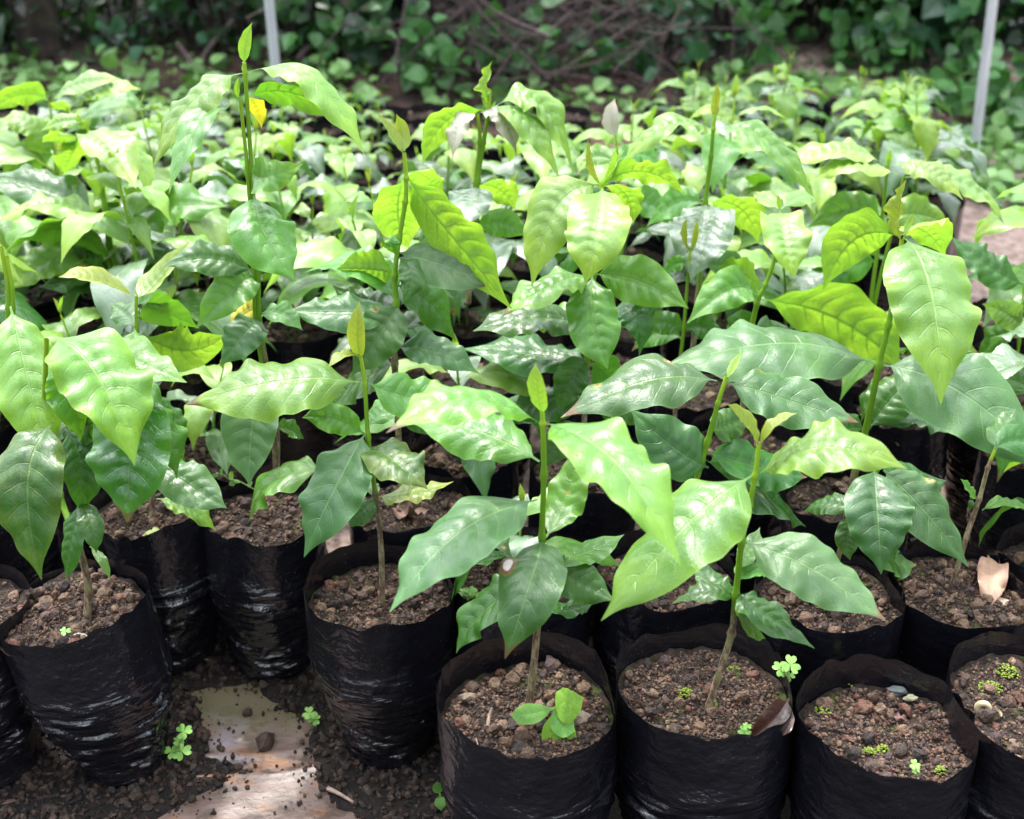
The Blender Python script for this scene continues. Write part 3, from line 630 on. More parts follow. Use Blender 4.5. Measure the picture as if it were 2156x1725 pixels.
# ------------------------------------------------------------------ grow bags
def wob(seed):
    r = np.random.RandomState(seed); a = r.randn(4)*np.array([1, .8, .5, .4]); p = r.rand(4)*6.28
    return lambda th: sum(a[k]*np.sin((k+1)*th+p[k]) for k in range(4))
def bag_geo(R, Rb, H, seed, nth=128, nz=84, rim=.004, tilt=(0, 0), wr=.0028):
    w1, w2, w3 = wob(seed), wob(seed+1), wob(seed+2); V=[]; UV=[]
    for i in range(nz+1):
        s = i/nz
        for j in range(nth):
            th = 2*PI*j/nth
            if s < .04: r0 = Rb*(.80+.2*math.sqrt(s/.04))
            else:
                q = min(1, (s-.04)/.6); q = q*q*(3-2*q); r0 = Rb+(R-Rb)*q
            top = max(0, (s-.7)/.3)
            r = r0*(1+.018*w1(th)+top*.042*w2(th)+.012*math.sin(2*th+seed))
            fold = math.exp(-((abs((th*3+seed) % (2*PI)-PI))/.09)**2)*.0024*top
            g = min(1, max(0, (.72-s)/.2))
            c, sn = math.cos(th), math.sin(th)
            wz = s*H+.016*noise.noise(Vector((c*1.6+seed, sn*1.6, s*5)))
            n1 = noise.noise(Vector((c*1.15+seed, sn*1.15, wz*62)))
            n2 = noise.noise(Vector((c*2.2+seed, sn*2.2, wz*150)))
            r += g*wr*1.45*((1-min(1,abs(n1)*3.0))**1.7*1.3+.3*n2)*min(1.0,.25+1.7*max(0,noise.noise(Vector((c*1.3,sn*1.3+seed,s*3.5)))+.25))*min(1, s/.14)
            r += .0012*noise.noise(Vector((c*3, sn*3+seed, s*6)))+fold
            z = s*H
            k = s**6
            z += k*(rim*w3(th)+.0022*noise.noise(Vector((c*6+seed, sn*6, 3.3)))+tilt[0]*c*R+tilt[1]*sn*R+.0024*math.sin(7*th+3*w1(th)))
            V.append((r*c, r*sn, z)); UV.append((j/nth, s))
    Fc = [(i*nth+j, i*nth+(j+1)%nth, (i+1)*nth+(j+1)%nth, (i+1)*nth+j) for i in range(nz) for j in range(nth)]
    return np.array(V), np.array(Fc), np.array(UV)
import bmesh
def pebble_protos():
    out = {}
    for sub, cnt in ((1, 5), (2, 8)):
        P = []
        for q in range(cnt):
            bm = bmesh.new(); bmesh.ops.create_icosphere(bm, subdivisions=sub, radius=1)
            r = np.random.RandomState(q+sub*50); sc_ = np.array([1, r.uniform(.7, 1), r.uniform(.55, .85)])
            V = []
            for v in bm.verts:
                c = v.co; d = 1+.36*noise.noise(c*1.1+Vector((q*7, 0, sub)))+.34*noise.noise(c*2.6+Vector((0, q*5, 0)))+(.1*noise.noise(c*5+Vector((q, q, 1))) if sub == 2 else 0)
                V.append(np.array(c)*d*sc_)
            P.append((np.array(V), np.array([[x.index for x in f.verts] for f in bm.faces]))); bm.free()
        out[sub] = P
    return out
PP = pebble_protos()
PCOL = np.array([.47,.375,.315])*np.array([(.20,.145,.12),(.15,.115,.11),(.24,.18,.145),(.10,.075,.07),(.30,.235,.19),(.22,.12,.09),(.13,.10,.115),(.26,.20,.15),(.055,.045,.045),(.33,.27,.22)])
def scatter(r, pos, size, sub, dark=1.0):
    """pebbles at pos (n,3) with radii size -> one merged mesh block"""
    Vs=[]; Fs=[]; Cs=[]; n=0
    for p, s in zip(pos, size):
        V, Fc = PP[sub][r.randint(len(PP[sub]))]
        q = r.randn(4); q /= np.linalg.norm(q); a, b, c, d = q
        M = np.array([[1-2*(c*c+d*d), 2*(b*c-a*d), 2*(b*d+a*c)], [2*(b*c+a*d), 1-2*(b*b+d*d), 2*(c*d-a*b)], [2*(b*d-a*c), 2*(c*d+a*b), 1-2*(b*b+c*c)]])
        Vs.append(V@M.T*s+p); Fs.append(Fc+n); n += len(V)
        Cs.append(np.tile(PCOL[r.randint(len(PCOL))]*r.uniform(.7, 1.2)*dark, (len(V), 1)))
    return np.concatenate(Vs), np.concatenate(Fs), np.concatenate(Cs)
def soil_z(x, y, seed):
    return .006*noise.noise(Vector((x*26+seed, y*26, seed)))+.0042*noise.noise(Vector((x*85+seed, y*85, 2)))+.002*noise.noise(Vector((x*210, y*210, 2)))
def soil_geo(R, z0, seed, hump=.0, nr=34, nt=96, rf=None):
    V = [(0, 0, z0+hump)]; Fc = []
    for i in range(1, nr+1):
        for j in range(nt):
            a = 2*PI*j/nt; r = (rf(a)*.993 if rf else R)*i/nr; x, y = r*math.cos(a), r*math.sin(a)
            V.append((x, y, z0+hump*(1-(i/nr)**2)+soil_z(x, y, seed)))
    F3 = [(0, 1+j, 1+(j+1)%nt, 1+(j+1)%nt) for j in range(nt)]
    F4 = [(1+(i-1)*nt+j, 1+i*nt+j, 1+i*nt+(j+1)%nt, 1+(i-1)*nt+(j+1)%nt) for i in range(1, nr) for j in range(nt)]
    return np.array(V), F3 + F4
def pebbles_for(R, z0, seed, nb=170, ns=650, hump=0, dark=1.0, big=1.0, rf=None):
    r = np.random.RandomState(seed); blocks = []
    for n, sub, lo, hi in ((nb, 2, .0028*big, .0084*big), (int(ns*1.7), 1, .0007, .0026)):
        if n == 0: continue
        a = r.rand(n)*6.28; rad = (np.array([rf(q) for q in a])*.96-.004 if rf else R*.97)*np.sqrt(r.rand(n)); s = lo+(hi-lo)*r.rand(n)**1.9
        x, y = rad*np.cos(a), rad*np.sin(a)
        z = np.array([z0+hump*(1-(q/R)**2)+soil_z(u, v, seed) for q, u, v in zip(rad, x, y)])+s*.35
        blocks.append(scatter(r, np.stack([x, y, z], 1), s, sub, dark))
    V=[]; Fc=[]; C=[]; n=0
    for v, f, c in blocks: V.append(v); Fc.append(f+n); C.append(c); n += len(v)
    return np.concatenate(V), np.concatenate(Fc), np.concatenate(C)
def film_radius(V, nth, rim, z):
    i = int(round(len(V)//nth*z/rim)); ring = V[i*nth:(i+1)*nth]; rr_ = np.hypot(ring[:, 0], ring[:, 1]); th = np.linspace(0, 2*PI, nth+1)
    return lambda a: float(np.interp(a % (2*PI), th, np.append(rr_, rr_[0])))
def grow_bag(cx, cy, label, W, seed, rim=.21, Rb=None, sink=.022, nb=80, ns=1300, rimw=.004, tilt=(0, 0), base_shift=(0, 0), group='black grow bags in the front rows', wr=.0028, moss=None, hump=.0):
    c = atz(cx, cy, rim); R = W*depth(c)/F/2
    e = thing('grow_bag', (c[0], c[1], 0.002), label, 'grow bag', group)
    V, Fc, UV = bag_geo(R, Rb or R*.76, rim, seed, rim=rimw, tilt=tilt, wr=wr)
    z0 = rim-sink; rf = film_radius(V, 128, rim, z0)
    k = (1-V[:, 2:3]/rim); V[:, :2] += k*np.array(base_shift)
    obj('film', mesh('film', V, Fc, FILM, True, UV), e)
    sv, sf = soil_geo(R*.985, z0, seed, hump, rf=rf)
    obj('soil', mesh('soil', sv, [tuple(dict.fromkeys(f)) for f in sf], SOIL, True), e)
    pv, pf, pc = pebbles_for(R*.97, z0, seed, nb, ns, hump, rf=rf)
    g = obj('pebbles', mesh('pebbles', pv, pf, PEB, False, colr=pc), e); g['kind'] = 'stuff'
    e['R'] = R; e['z0'] = z0
    return e, c, R, z0
hb = {}
hb['B1'] = grow_bag(1111, 1462, 'front centre black grow bag, a weed with broad lime leaves beside the stem', 372, 1, .212, nb=85, ns=1700, sink=.028, rimw=.003, tilt=(0, .02))
hb['B2'] = grow_bag(1492, 1441, 'front black grow bag with a shiny brown dead leaf inside its rim', 374, 2, .211, nb=55, ns=2000, sink=.024, rimw=.002)
hb['B3'] = grow_bag(1874, 1512, 'front black grow bag without a seedling, only moss cushions and gravel', 372, 3, .207, nb=95, ns=1900, sink=.030, rimw=.002, tilt=(-.06, .03))
hb['B4'] = grow_bag(2200, 1462, 'black grow bag cut by the right edge, a snail shell on its mossy soil', 400, 4, .212, nb=75, ns=1300, sink=.026)
hb['A1'] = grow_bag(152, 1272, 'left front black grow bag with a torn sloping rim and brown dirt over its wrinkles', 318, 5, .205, nb=150, ns=1500, sink=.018, rimw=.004, tilt=(.16, .06), base_shift=(.026, 0), Rb=.042, wr=.0034, hump=.006)
hb['A2'] = grow_bag(801, 1226, 'shiny wrinkled black grow bag standing alone left of the front centre bag', 316, 6, .210, nb=95, ns=1400, sink=.030, rimw=.003, Rb=.046, wr=.0034)
hb['A0'] = grow_bag(-112, 1268, 'black grow bag at the lower left corner, mostly cut off by the frame', 320, 7, .207, nb=120, ns=400, sink=.014, wr=.0032)
hb['C1'] = grow_bag(318, 1060, 'black grow bag directly behind the left front bag, a fallen pale leaf on its rim', 262, 8, .207, nb=60, ns=800, sink=.024, Rb=.048, wr=.0032)
hb['C2'] = grow_bag(548, 1066, 'shiny black grow bag with many white glints on its wrinkles, left of centre', 262, 9, .207, nb=60, ns=800, sink=.024, Rb=.050, wr=.0036)
hb['C3'] = grow_bag(1092, 1212, 'black grow bag hidden behind the front centre bag, round weeds on its rim', 300, 10, .205, nb=60, ns=800)
hb['C4'] = grow_bag(1402, 1200, 'black grow bag behind the front right seedling, its soil half covered by leaves', 300, 11, .207, nb=60, ns=800)
hb['C5'] = grow_bag(1745, 1247, 'black grow bag behind the empty front bag, under a long bluish leaf', 316, 12, .212, nb=70, ns=900, sink=.018)
hb['C6'] = grow_bag(2028, 1226, 'black grow bag on the right holding a curled tan dead leaf', 312, 13, .213, nb=90, ns=1200, sink=.020)
hb['C7'] = grow_bag(2262, 1180, 'black grow bag at the right edge behind the bag with the tan leaf', 300, 14, .215, nb=60, ns=200)
hb['D1'] = grow_bag(452, 945, 'black grow bag third from the front on the left, brown clods in its open top', 236, 15, .208, nb=55, ns=600)
hb['D2'] = grow_bag(862, 1058, 'black grow bag behind the crinkled bag, dry brown leaf scraps on its soil', 262, 16, .207, nb=50, ns=600, sink=.016)
hb['D3'] = grow_bag(975, 950, 'black grow bag in shadow behind the front centre seedling', 236, 17, .207, nb=80, ns=300)
hb['D3b'] = grow_bag(1228, 985, 'black grow bag in shadow below the skirt of pale leaves', 240, 18, .207, nb=80, ns=300)
hb['D4'] = grow_bag(1788, 1040, 'black grow bag behind the low dark leaves on the right, brown scraps on its soil', 262, 19, .207, nb=55, ns=600)
hb['D5'] = grow_bag(1556, 925, 'black grow bag behind the rust spotted leaves, right of centre', 236, 20, .207, nb=80, ns=300)
hb['D6'] = grow_bag(1898, 852, 'black grow bag beside the gravel path, its tall dark side wall showing', 212, 21, .207, nb=60, ns=250)
hb['D7'] = grow_bag(2188, 950, 'black grow bag on the far side of the gravel path at the right edge', 240, 22, .207, nb=60, ns=250)
hb['D8'] = grow_bag(200, 905, 'black grow bag under the big leaves on the left, hardly visible', 220, 23, .207, nb=60, ns=250)
hb['D0'] = grow_bag(-20, 1045, 'black grow bag at the left edge holding the twin-stemmed seedling', 260, 24, .207, nb=60, ns=250)
hb['E1'] = grow_bag(1648, 752, 'sunlit black grow bag seen between the big bluish leaf and the rust spotted one', 190, 25, .207, nb=60, ns=250)

# ------------------------------------------------------------------ procedural seedlings behind
def proto_plant(seed, h, pairs, lf=1.0):
    r = np.random.RandomState(seed)
    e = thing('coffee_seedling', (0, 0, -50), 'x', 'seedling', 'x')
    lean = r.randn(2)*.018; pts = [np.array([0, 0, -.01])]+[np.array([lean[0]*(q/(pairs))**1.5, lean[1]*(q/pairs)**1.5, h*(.28+.72*q/pairs)]) for q in range(pairs+1)]
    obj('stem', stem_mesh(pts, np.linspace(.0030, .0015, len(pts)), .25, (0, 0, 0), seed, 7), e)
    az = r.rand()*6.28
    for q in range(pairs+1):
        top = q/pairs; node = pts[q+1]
        if q == pairs:
            for s in (0, 1):
                a = az+s*PI; d = np.array([math.cos(a), math.sin(a), 0]); Lf = r.uniform(.015, .036)
                P2 = node+d*Lf*.35+np.array([0, 0, Lf]); P1 = node+d*Lf*.12+np.array([0, 0, Lf*.5])
                V, Fc, uv, _ = leaf_geo(node, P1, P2, Lf*.3, np.cross(d, [0, 0, 1.]), -d, seed*31+q, 14, 3, .5, .1, .1, .5)
                obj('shoot_tip', mesh('shoot_tip', V, Fc, L[['lime','bronze'][r.randint(2)]], True, uv), e)
            break
        for s in (0, 1):
            a = az+s*PI+r.randn()*.2; d = np.array([math.cos(a), math.sin(a), 0])
            Lf = lf*(.075+.075*math.sin(PI*min(1, .25+top*.75)))*r.uniform(.85, 1.15)*(1 if top < .8 else .85)
            if q == 0 and r.rand() < .4: Lf *= .6
            el = r.uniform(.1, .55) if top > .3 else r.uniform(-.1, .3)
            P1 = node+d*Lf*.5*math.cos(el)+np.array([0, 0, Lf*.5*math.sin(el)])
            dr = r.uniform(-1.15, -.35); P2 = P1+(d*math.cos(dr)+np.array([0, 0, math.sin(dr)]))*Lf*.5
            cr = nrm(np.cross(d, [0, 0, 1.])+np.array([0, 0, r.uniform(-.35, .35)]))
            kd = r.choice(['pale','bright','pale','lime']) if top > .72 else (r.choice(['mid','bright','pale','sheen','pale']) if top > .35 else r.choice(['dark','mid','sheen','spot']))  # pale and silvery kinds stand in for sky glare on the rear leaves
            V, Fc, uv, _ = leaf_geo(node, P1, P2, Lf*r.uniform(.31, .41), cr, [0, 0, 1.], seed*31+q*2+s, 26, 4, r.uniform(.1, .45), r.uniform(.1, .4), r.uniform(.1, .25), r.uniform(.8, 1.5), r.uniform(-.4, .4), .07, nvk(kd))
            obj('leaf', mesh('leaf', V, Fc, L[kd], True, uv), e)
        az += PI/2+r.randn()*.15
    return e
protos = [proto_plant(100+i, [.20,.26,.31,.23,.17,.28,.22,.34,.19,.25][i], [5,6,6,5,4,6,5,7,5,6][i], 1.12) for i in range(10)]
PHT = [.20,.26,.31,.23,.17,.28,.22,.34,.19,.25]; used_p = set()
def place_plant(x, y, z, i, s, rz, label, group):
    o = protos[i] if i not in used_p else copy_tree(protos[i]); used_p.add(i)
    o.location = (x, y, z); o.scale = (s, s, s); o.rotation_euler = (0, 0, rz); o['label'] = label; o['group'] = group
    return o
def proto_bag(seed, R=.07, H=.207):
    e = thing('grow_bag', (0, 0, -50), 'x', 'grow bag', 'x')
    V, Fc, UV = bag_geo(R, R*.78, H, seed, 48, 26); rf = film_radius(V, 48, H, H-.018); obj('film', mesh('film', V, Fc, FILM, True, UV), e)
    sv, sf = soil_geo(R*.985, H-.018, seed, 0, 8, 32, rf); obj('soil', mesh('soil', sv, [tuple(dict.fromkeys(f)) for f in sf], SOIL, True), e)
    pv, pf, pc = pebbles_for(R*.97, H-.018, seed, 40, 160, rf=rf); g = obj('pebbles', mesh('pebbles', pv, pf, PEB, False, colr=pc), e); g['kind'] = 'stuff'
    return e
bprotos = [proto_bag(200+i) for i in range(4)]; used_b = set()
def place_bag(x, y, i, rz, label, group):
    o = bprotos[i] if i not in used_b else copy_tree(bprotos[i]); used_b.add(i)
    o.location = (x, y, .002); o.rotation_euler = (0, 0, rz); o['label'] = label; o['group'] = group
    return o
taken = [(e.location.x, e.location.y) for e, *_ in hb.values()]
heroes_xy = [(o.location.x, o.location.y) for o in bpy.data.objects if o.name.startswith('coffee_seedling') and o.location.z > -1]
def zone(x, Y):
    u = x/(.384*(Y*cp+.37)); side = 'left' if u < -.33 else ('centre' if u < .33 else 'right')
    row = 'second block' if Y < 1.75 else ('middle rows' if Y < 2.15 else 'far rows')
    return side, row
PL = {('left','second block'):'coffee seedling packed among the dark bags on the left, behind the front plants', ('centre','second block'):'coffee seedling packed among dark bags in the centre, behind the front plants',
      ('right','second block'):'coffee seedling among the dark bags on the right, behind the spotted leaves',
      ('left','middle rows'):'sunlit coffee seedling in the middle rows on the left, half hidden by taller ones', ('centre','middle rows'):'sunlit coffee seedling in the middle rows at the centre of the nursery bed',
      ('right','middle rows'):'sunlit coffee seedling in the middle rows on the right near the gravel path',
      ('left','far rows'):'small blurred coffee seedling in the far rows on the left, below the dark hedge', ('centre','far rows'):'small blurred coffee seedling in the far rows before the twig pile',
      ('right','far rows'):'small blurred coffee seedling in the far rows on the right, below the leafy hedge'}
BL = {k: v.replace('sunlit coffee seedling', 'black grow bag').replace('small blurred coffee seedling', 'blurred black grow bag').replace('coffee seedling', 'black grow bag').replace('half hidden by taller ones', 'under the canopy of leaves') for k, v in PL.items()}
r = np.random.RandomState(5); cnt = 0; Y = 1.44; row = 0
extra = []
while Y < 2.85:
    half = .384*(Y*cp+.40)+.16; x = -half+(.075 if row % 2 else 0)
    while x < half:
        px, py = x+r.randn()*.012, Y+r.randn()*.012; x += .146 if Y < 2.2 else .128
        if Y < 2.1 and .455+.06*(Y-1.5) < px < .60+.12*(Y-1.5): continue          # gravel path
        if Y > 1.92 and px > .66+.33*(Y-2.0): continue
        if Y > 2.38 and -.08 < px < .34 and r.rand() < .75: continue
        if r.rand() < .02: continue
        if min((px-a)**2+(py-b)**2 for a, b in taken) < (.122 if Y < 2.2 else .10)**2: continue
        taken.append((px, py))
        zn = zone(px, py); tip = {'second block': 'dark bags of the second block', 'middle rows': 'bags of the middle rows', 'far rows': 'bags of the far rows'}[zn[1]]
        place_bag(px, py, r.randint(4), r.rand()*6.28, BL[zn], tip+' on the '+zn[0])
        near = min((px-a)**2+(py-b)**2 for a, b in heroes_xy)
        if near < .08**2: continue
        if px > .6 and 1.68 < Y < 1.92: continue
        i = r.randint(10) if Y > 1.75 else (1, 2, 5, 7, 9)[r.randint(5)]; s = r.uniform(.95, 1.15) if Y < 1.75 else (r.uniform(.82, 1.05) if Y < 2.15 else r.uniform(*{'left':(.55,.78),'centre':(.46,.66),'right':(.62,.88)}[zn[0]]))
        if Y > 2.15: s *= .9
        ylim = ({'left': 195, 'centre': 205, 'right': 150}[zn[0]]+r.uniform(-25, 60)) if Y > 1.75 else r.uniform(300, 390); s = min(s, (at(1078, ylim, py)[2]-.185)/(PHT[i]*1.1))
        if s < .3: continue
        place_plant(px, py, .185, i, s, r.rand()*6.28, PL[zn], 'seedlings of the '+zn[1]+' on the '+zn[0]); cnt += 1
        if Y < 1.95 and zn[0] != 'right' and r.rand() < .65:
            a_ = r.rand()*6.28; place_plant(px+.03*math.cos(a_), py+.03*math.sin(a_), .185, (i+3) % 10, s*r.uniform(.7, .95), r.rand()*6.28, PL[zn], 'seedlings of the '+zn[1]+' on the '+zn[0])
    Y += .132 if Y < 2.2 else .115; row += 1
print('plants', cnt)
# bags under the hero seedlings that have none yet
for (hx, hy) in heroes_xy:
    if min((hx-a)**2+(hy-b)**2 for a, b in taken) > .085**2:
        zn = zone(hx, hy); place_bag(hx, hy, r.randint(4), r.rand()*6.28, BL[zn], 'dark bags of the second block on the '+zn[0]) if zn[1]=='second block' else place_bag(hx, hy, 0, 1, BL[zn], 'bags of the '+zn[1]+' on the '+zn[0]); taken.append((hx, hy))
# a few named far plants whose tips stand out against the hedge
for (px, py, Y, ph, lab) in ((1458,122,2.45,.26,'blurred far coffee seedling with its round tip against the twig pile, right of centre'),
                         (1650,106,2.45,.30,'blurred far coffee seedling with a hooked pale tip, tallest of the far right ones'),
                         (1888,150,2.15,.30,'blurred coffee seedling on the right whose bent tip curls over to the right')):
    p = at(px, py, Y); i = 2
    hh = p[2]-.18; o = copy_tree(protos[i]); o.location = (p[0], Y, .18); s = hh/.335; o.scale = (s, s, s); o['label'] = lab; o['group'] = 'far seedlings that stand out'
    if min((p[0]-a)**2+(Y-b)**2 for a, b in taken) > .09**2: place_bag(p[0], Y, 1, 0, BL[zone(p[0], Y)], 'bags of the '+zone(p[0], Y)[1]+' on the '+zone(p[0], Y)[0]); taken.append((p[0], Y))

# low dark seedlings filling the shaded bags between the front plants
for key, i, sc_, lab in (('D1', 0, .62, 'low dark coffee seedling on the left behind the glinting bag'), ('D3', 4, .85, 'low dark coffee seedling in shadow behind the front centre plant'), ('D8', 3, .75, 'shaded coffee seedling behind the broad glossy leaves at the left'),
                     ('C3', 4, .6, 'small coffee seedling half hidden behind the front centre bag'), ('D6', 6, .72, 'coffee seedling beside the gravel path, behind the big bluish leaf'), ('D7', 3, .9, 'coffee seedling on the far side of the gravel path at the right edge'), ('E1', 9, .8, 'coffee seedling between the wide lime leaf and the big bluish leaf'), ('C7', 4, .8, 'coffee seedling at the right edge behind the curled tan leaf')):
    e, c, R, z0 = hb[key]; o = copy_tree(protos[i]); o.location = (c[0], c[1], z0); o.scale = (sc_,)*3; o.rotation_euler = (0, 0, i*1.3+len(lab)); o['label'] = lab; o['group'] = 'low seedlings in the shaded front rows'
for i in range(10):
    if i not in used_p:
        for ch in list(protos[i].children): bpy.data.objects.remove(ch)
        bpy.data.objects.remove(protos[i])
for i in range(4):
    if i not in used_b:
        for ch in list(bprotos[i].children): bpy.data.objects.remove(ch)
        bpy.data.objects.remove(bprotos[i])
# ------------------------------------------------------------------ ground, plastic sheet, loose gravel
poly = [(402,1462),(470,1446),(530,1440),(600,1502),(655,1522),(652,1600),(640,1632),(712,1690),(790,1740),(800,1800),(300,1800),(335,1722),(410,1690),(520,1634),(505,1612),(430,1598),(448,1560),(420,1500)]
PG = np.array([atz(x, y, 0)[:2] for x, y in poly])
def sdist(x, y):                        # > 0 inside the bare patch
    P = np.stack([x, y], -1)[..., None, :]; A = PG; Bq = np.roll(PG, -1, 0); AB = Bq-A
    t = np.clip(((P-A)*AB).sum(-1)/(AB*AB).sum(-1), 0, 1); d = np.linalg.norm(P-(A+t[..., None]*AB), axis=-1).min(-1)
    yy = P[..., 1]; c = ((A[:, 1] > yy) != (Bq[:, 1] > yy)) & (P[..., 0] < (Bq[:, 0]-A[:, 0])*(yy-A[:, 1])/(Bq[:, 1]-A[:, 1]+1e-12)+A[:, 0])
    return np.where(c.sum(-1) % 2 == 1, d, -d)
def ghgt(x, y):
    n = noise.noise(Vector((x*26, y*26, 1)))*.55+noise.noise(Vector((x*70, y*70, 5)))*.4+noise.noise(Vector((x*170, y*170, 7)))*.25
    big = noise.noise(Vector((x*2.2, y*2.2, 9)))
    return n, big
def axis(lo, hi, fine, a, b):
    mid = np.arange(lo, hi+1e-6, fine); l = lo-np.cumsum(fine*1.35**np.arange(1, 26)); u = hi+np.cumsum(fine*1.35**np.arange(1, 26))
    l = l[l > a]; u = u[u < b]; return np.concatenate([[a], l[::-1], mid, u, [b]])
gx = axis(-.75, .2, .008, -60, 60); gy = axis(.86, 1.35, .008, -8, 90)
X, Yg = np.meshgrid(gx, gy); Z = np.zeros_like(X)
sd = sdist(X, Yg)
for i in range(X.shape[0]):
    for j in range(X.shape[1]):
        x, y = X[i, j], Yg[i, j]; n, big = ghgt(x, y)
        if abs(x) < 2 and .5 < y < 2: Z[i, j] = .005+.004*n-np.clip((sd[i, j]+.022*n)/.02+.3, 0, 1)*.018
        else: Z[i, j] = .004+.01*big
        if y > 3.9: Z[i, j] += min(.9, (y-3.9)*.75)+.05*n
bank_y = 3.9
gv = np.stack([X, Yg, Z], -1).reshape(-1, 3); nxg = len(gx)
ii, jj = np.meshgrid(np.arange(len(gy)-1), np.arange(nxg-1), indexing='ij'); a = (ii*nxg+jj).ravel()
def ground_material():
    k = NT('ground_dirt'); oc = k.n('NewGeometry').outputs['Position']
    n = k.noise(oc, 120, 6, .7); c = k.mix(k.step(n, .35, .7), (.0025,.0016,.0013), (.014,.0085,.0065))
    sy = k.n('SeparateXYZ'); k.set(sy.inputs[0], oc)
    path = k.mix(k.step(k.noise(oc, 60, 5, .7), .35, .65), (.10,.065,.052), (.34,.25,.215))
    c = k.mix(k.step(k.math('ADD', sy.outputs[1], k.math('MULTIPLY', k.noise(oc, 9, 3), .25)), 1.45, 1.62), c, path)
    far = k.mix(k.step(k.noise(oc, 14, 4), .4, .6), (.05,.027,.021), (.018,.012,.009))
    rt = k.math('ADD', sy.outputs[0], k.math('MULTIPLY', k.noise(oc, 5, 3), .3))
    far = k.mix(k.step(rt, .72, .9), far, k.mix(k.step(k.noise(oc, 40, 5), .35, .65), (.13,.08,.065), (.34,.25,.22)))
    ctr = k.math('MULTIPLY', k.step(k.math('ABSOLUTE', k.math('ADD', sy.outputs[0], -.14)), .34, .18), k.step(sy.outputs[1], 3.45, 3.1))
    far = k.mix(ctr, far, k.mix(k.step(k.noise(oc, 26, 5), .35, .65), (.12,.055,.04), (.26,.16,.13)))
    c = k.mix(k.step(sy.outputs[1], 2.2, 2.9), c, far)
    c = k.mix(k.step(sy.outputs[1], 3.75, 3.95), c, (.008,.006,.004))  # bank coloured near-black, standing for the shade behind the hedge
    return k.done(k.bsdf(c, .85, .25, k.bump(n, .9, .005)))
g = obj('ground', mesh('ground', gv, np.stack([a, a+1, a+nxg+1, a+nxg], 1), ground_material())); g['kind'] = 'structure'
# plastic sheet lying under the bags
def sheet_material():
    k = NT('stained_sheet'); oc = k.n('NewGeometry').outputs['Position']
    w = k.mapv(oc, (1, 1.7, 1), rot=(0, 0, .35))
    n1 = k.noise(w, 9, 6, .6); n2 = k.noise(oc, 34, 5, .65); n3 = k.noise(k.mapv(oc, (1, 2.5, 1), loc=(3, 1, 0), rot=(0, 0, .3)), 14, 4)
    c = k.mix(k.step(n1, .36, .62), (.06,.034,.026), (.14,.095,.083))
    c = k.mix(k.math('MULTIPLY', k.step(n3, .52, .66), .75), c, (.20,.085,.03))
    c = k.mix(k.math('MULTIPLY', k.step(k.noise(oc, 12, 3), .55, .7), .5), c, (.22,.20,.24))
    c = k.mix(k.math('MULTIPLY', k.step(n2, .5, .62), .85), c, (.04,.025,.018))
    sy = k.n('SeparateXYZ'); k.set(sy.inputs[0], oc)
    alg = k.math('MULTIPLY', k.step(k.math('ADD', sy.outputs[1], k.math('MULTIPLY', n2, .1)), 1.12, 1.2), .75)
    c = k.mix(alg, c, (.10,.09,.045)); 
    return k.done(k.bsdf(c, .42, .4, k.bump(k.math('ADD', n1, k.math('MULTIPLY', n2, .4)), .6, .006)))
sx_ = np.linspace(-.62, .02, 110); sy_ = np.linspace(.82, 1.30, 100); SX, SY = np.meshgrid(sx_, sy_)
SZ = np.zeros_like(SX)
for i in range(SX.shape[0]):
    for j in range(SX.shape[1]):
        x, y = SX[i, j], SY[i, j]; q = y-.18*x+.02*noise.noise(Vector((x*9, y*9, 0)))
        SZ[i, j] = .001+.003*noise.noise(Vector((x*5, q*22, 2)))+.0045*math.exp(-((q-1.085)/.006)**2)+.003*math.exp(-((q-1.12)/.004)**2)
ii, jj = np.meshgrid(np.arange(99), np.arange(109), indexing='ij'); a = (ii*110+jj).ravel()
o = obj('ground_sheet', mesh('ground_sheet', np.stack([SX, SY, SZ], -1).reshape(-1, 3), np.stack([a, a+1, a+111, a+110], 1), sheet_material()))
tag(o, 'stained cream plastic sheet lying bare on the ground between the front bags', 'ground sheet')
rr = np.random.RandomState(77); pos=[]; siz=[]
N = 9500
xs = rr.uniform(-.62, -.02, N); ys = rr.uniform(.92, 1.34, N); sdv = sdist(xs, ys)
for x, y, s in zip(xs, ys, sdv):
    n, _ = ghgt(x, y)
    if s+.022*n > -.004 and rr.rand() > .8*math.exp(-max(0, s)/.011)+.018: continue
    q = .0012+.0050*rr.rand()**2.6
    if s > 0: q *= .6
    z = (.005+.004*n if s < -.004 else .002)+q*.35; pos.append((x, y, z)); siz.append(q)
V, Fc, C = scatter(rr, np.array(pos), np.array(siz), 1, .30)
big = [(.0125, atz(560,1562,.006)), (.008, atz(425,1545,.004)), (.009, atz(55,1640,.005)), (.007, atz(330,1625,.004)), (.006, atz(520,1500,.004))]
V2, F2, C2 = scatter(rr, np.array([p for _, p in big]), np.array([s for s, _ in big]), 2, .5)
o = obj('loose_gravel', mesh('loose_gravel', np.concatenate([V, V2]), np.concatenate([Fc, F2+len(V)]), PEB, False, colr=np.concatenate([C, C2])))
tag(o, 'dark crumbly cinder gravel spilled over the ground between the front bags', 'gravel', kind='stuff')
# gravel of the sunlit path
xs = rr.uniform(.42, .78, 1500); ys = rr.uniform(1.38, 2.5, 1500); pos = np.stack([xs, ys, np.full(1500, .008)], 1); siz = .002+.006*rr.rand(1500)**2.5
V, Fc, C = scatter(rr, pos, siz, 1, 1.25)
o = obj('path_gravel', mesh('path_gravel', V, Fc, PEB, True, colr=C)); tag(o, 'pinkish cinder gravel on the sunlit path at the right', 'gravel', kind='stuff')

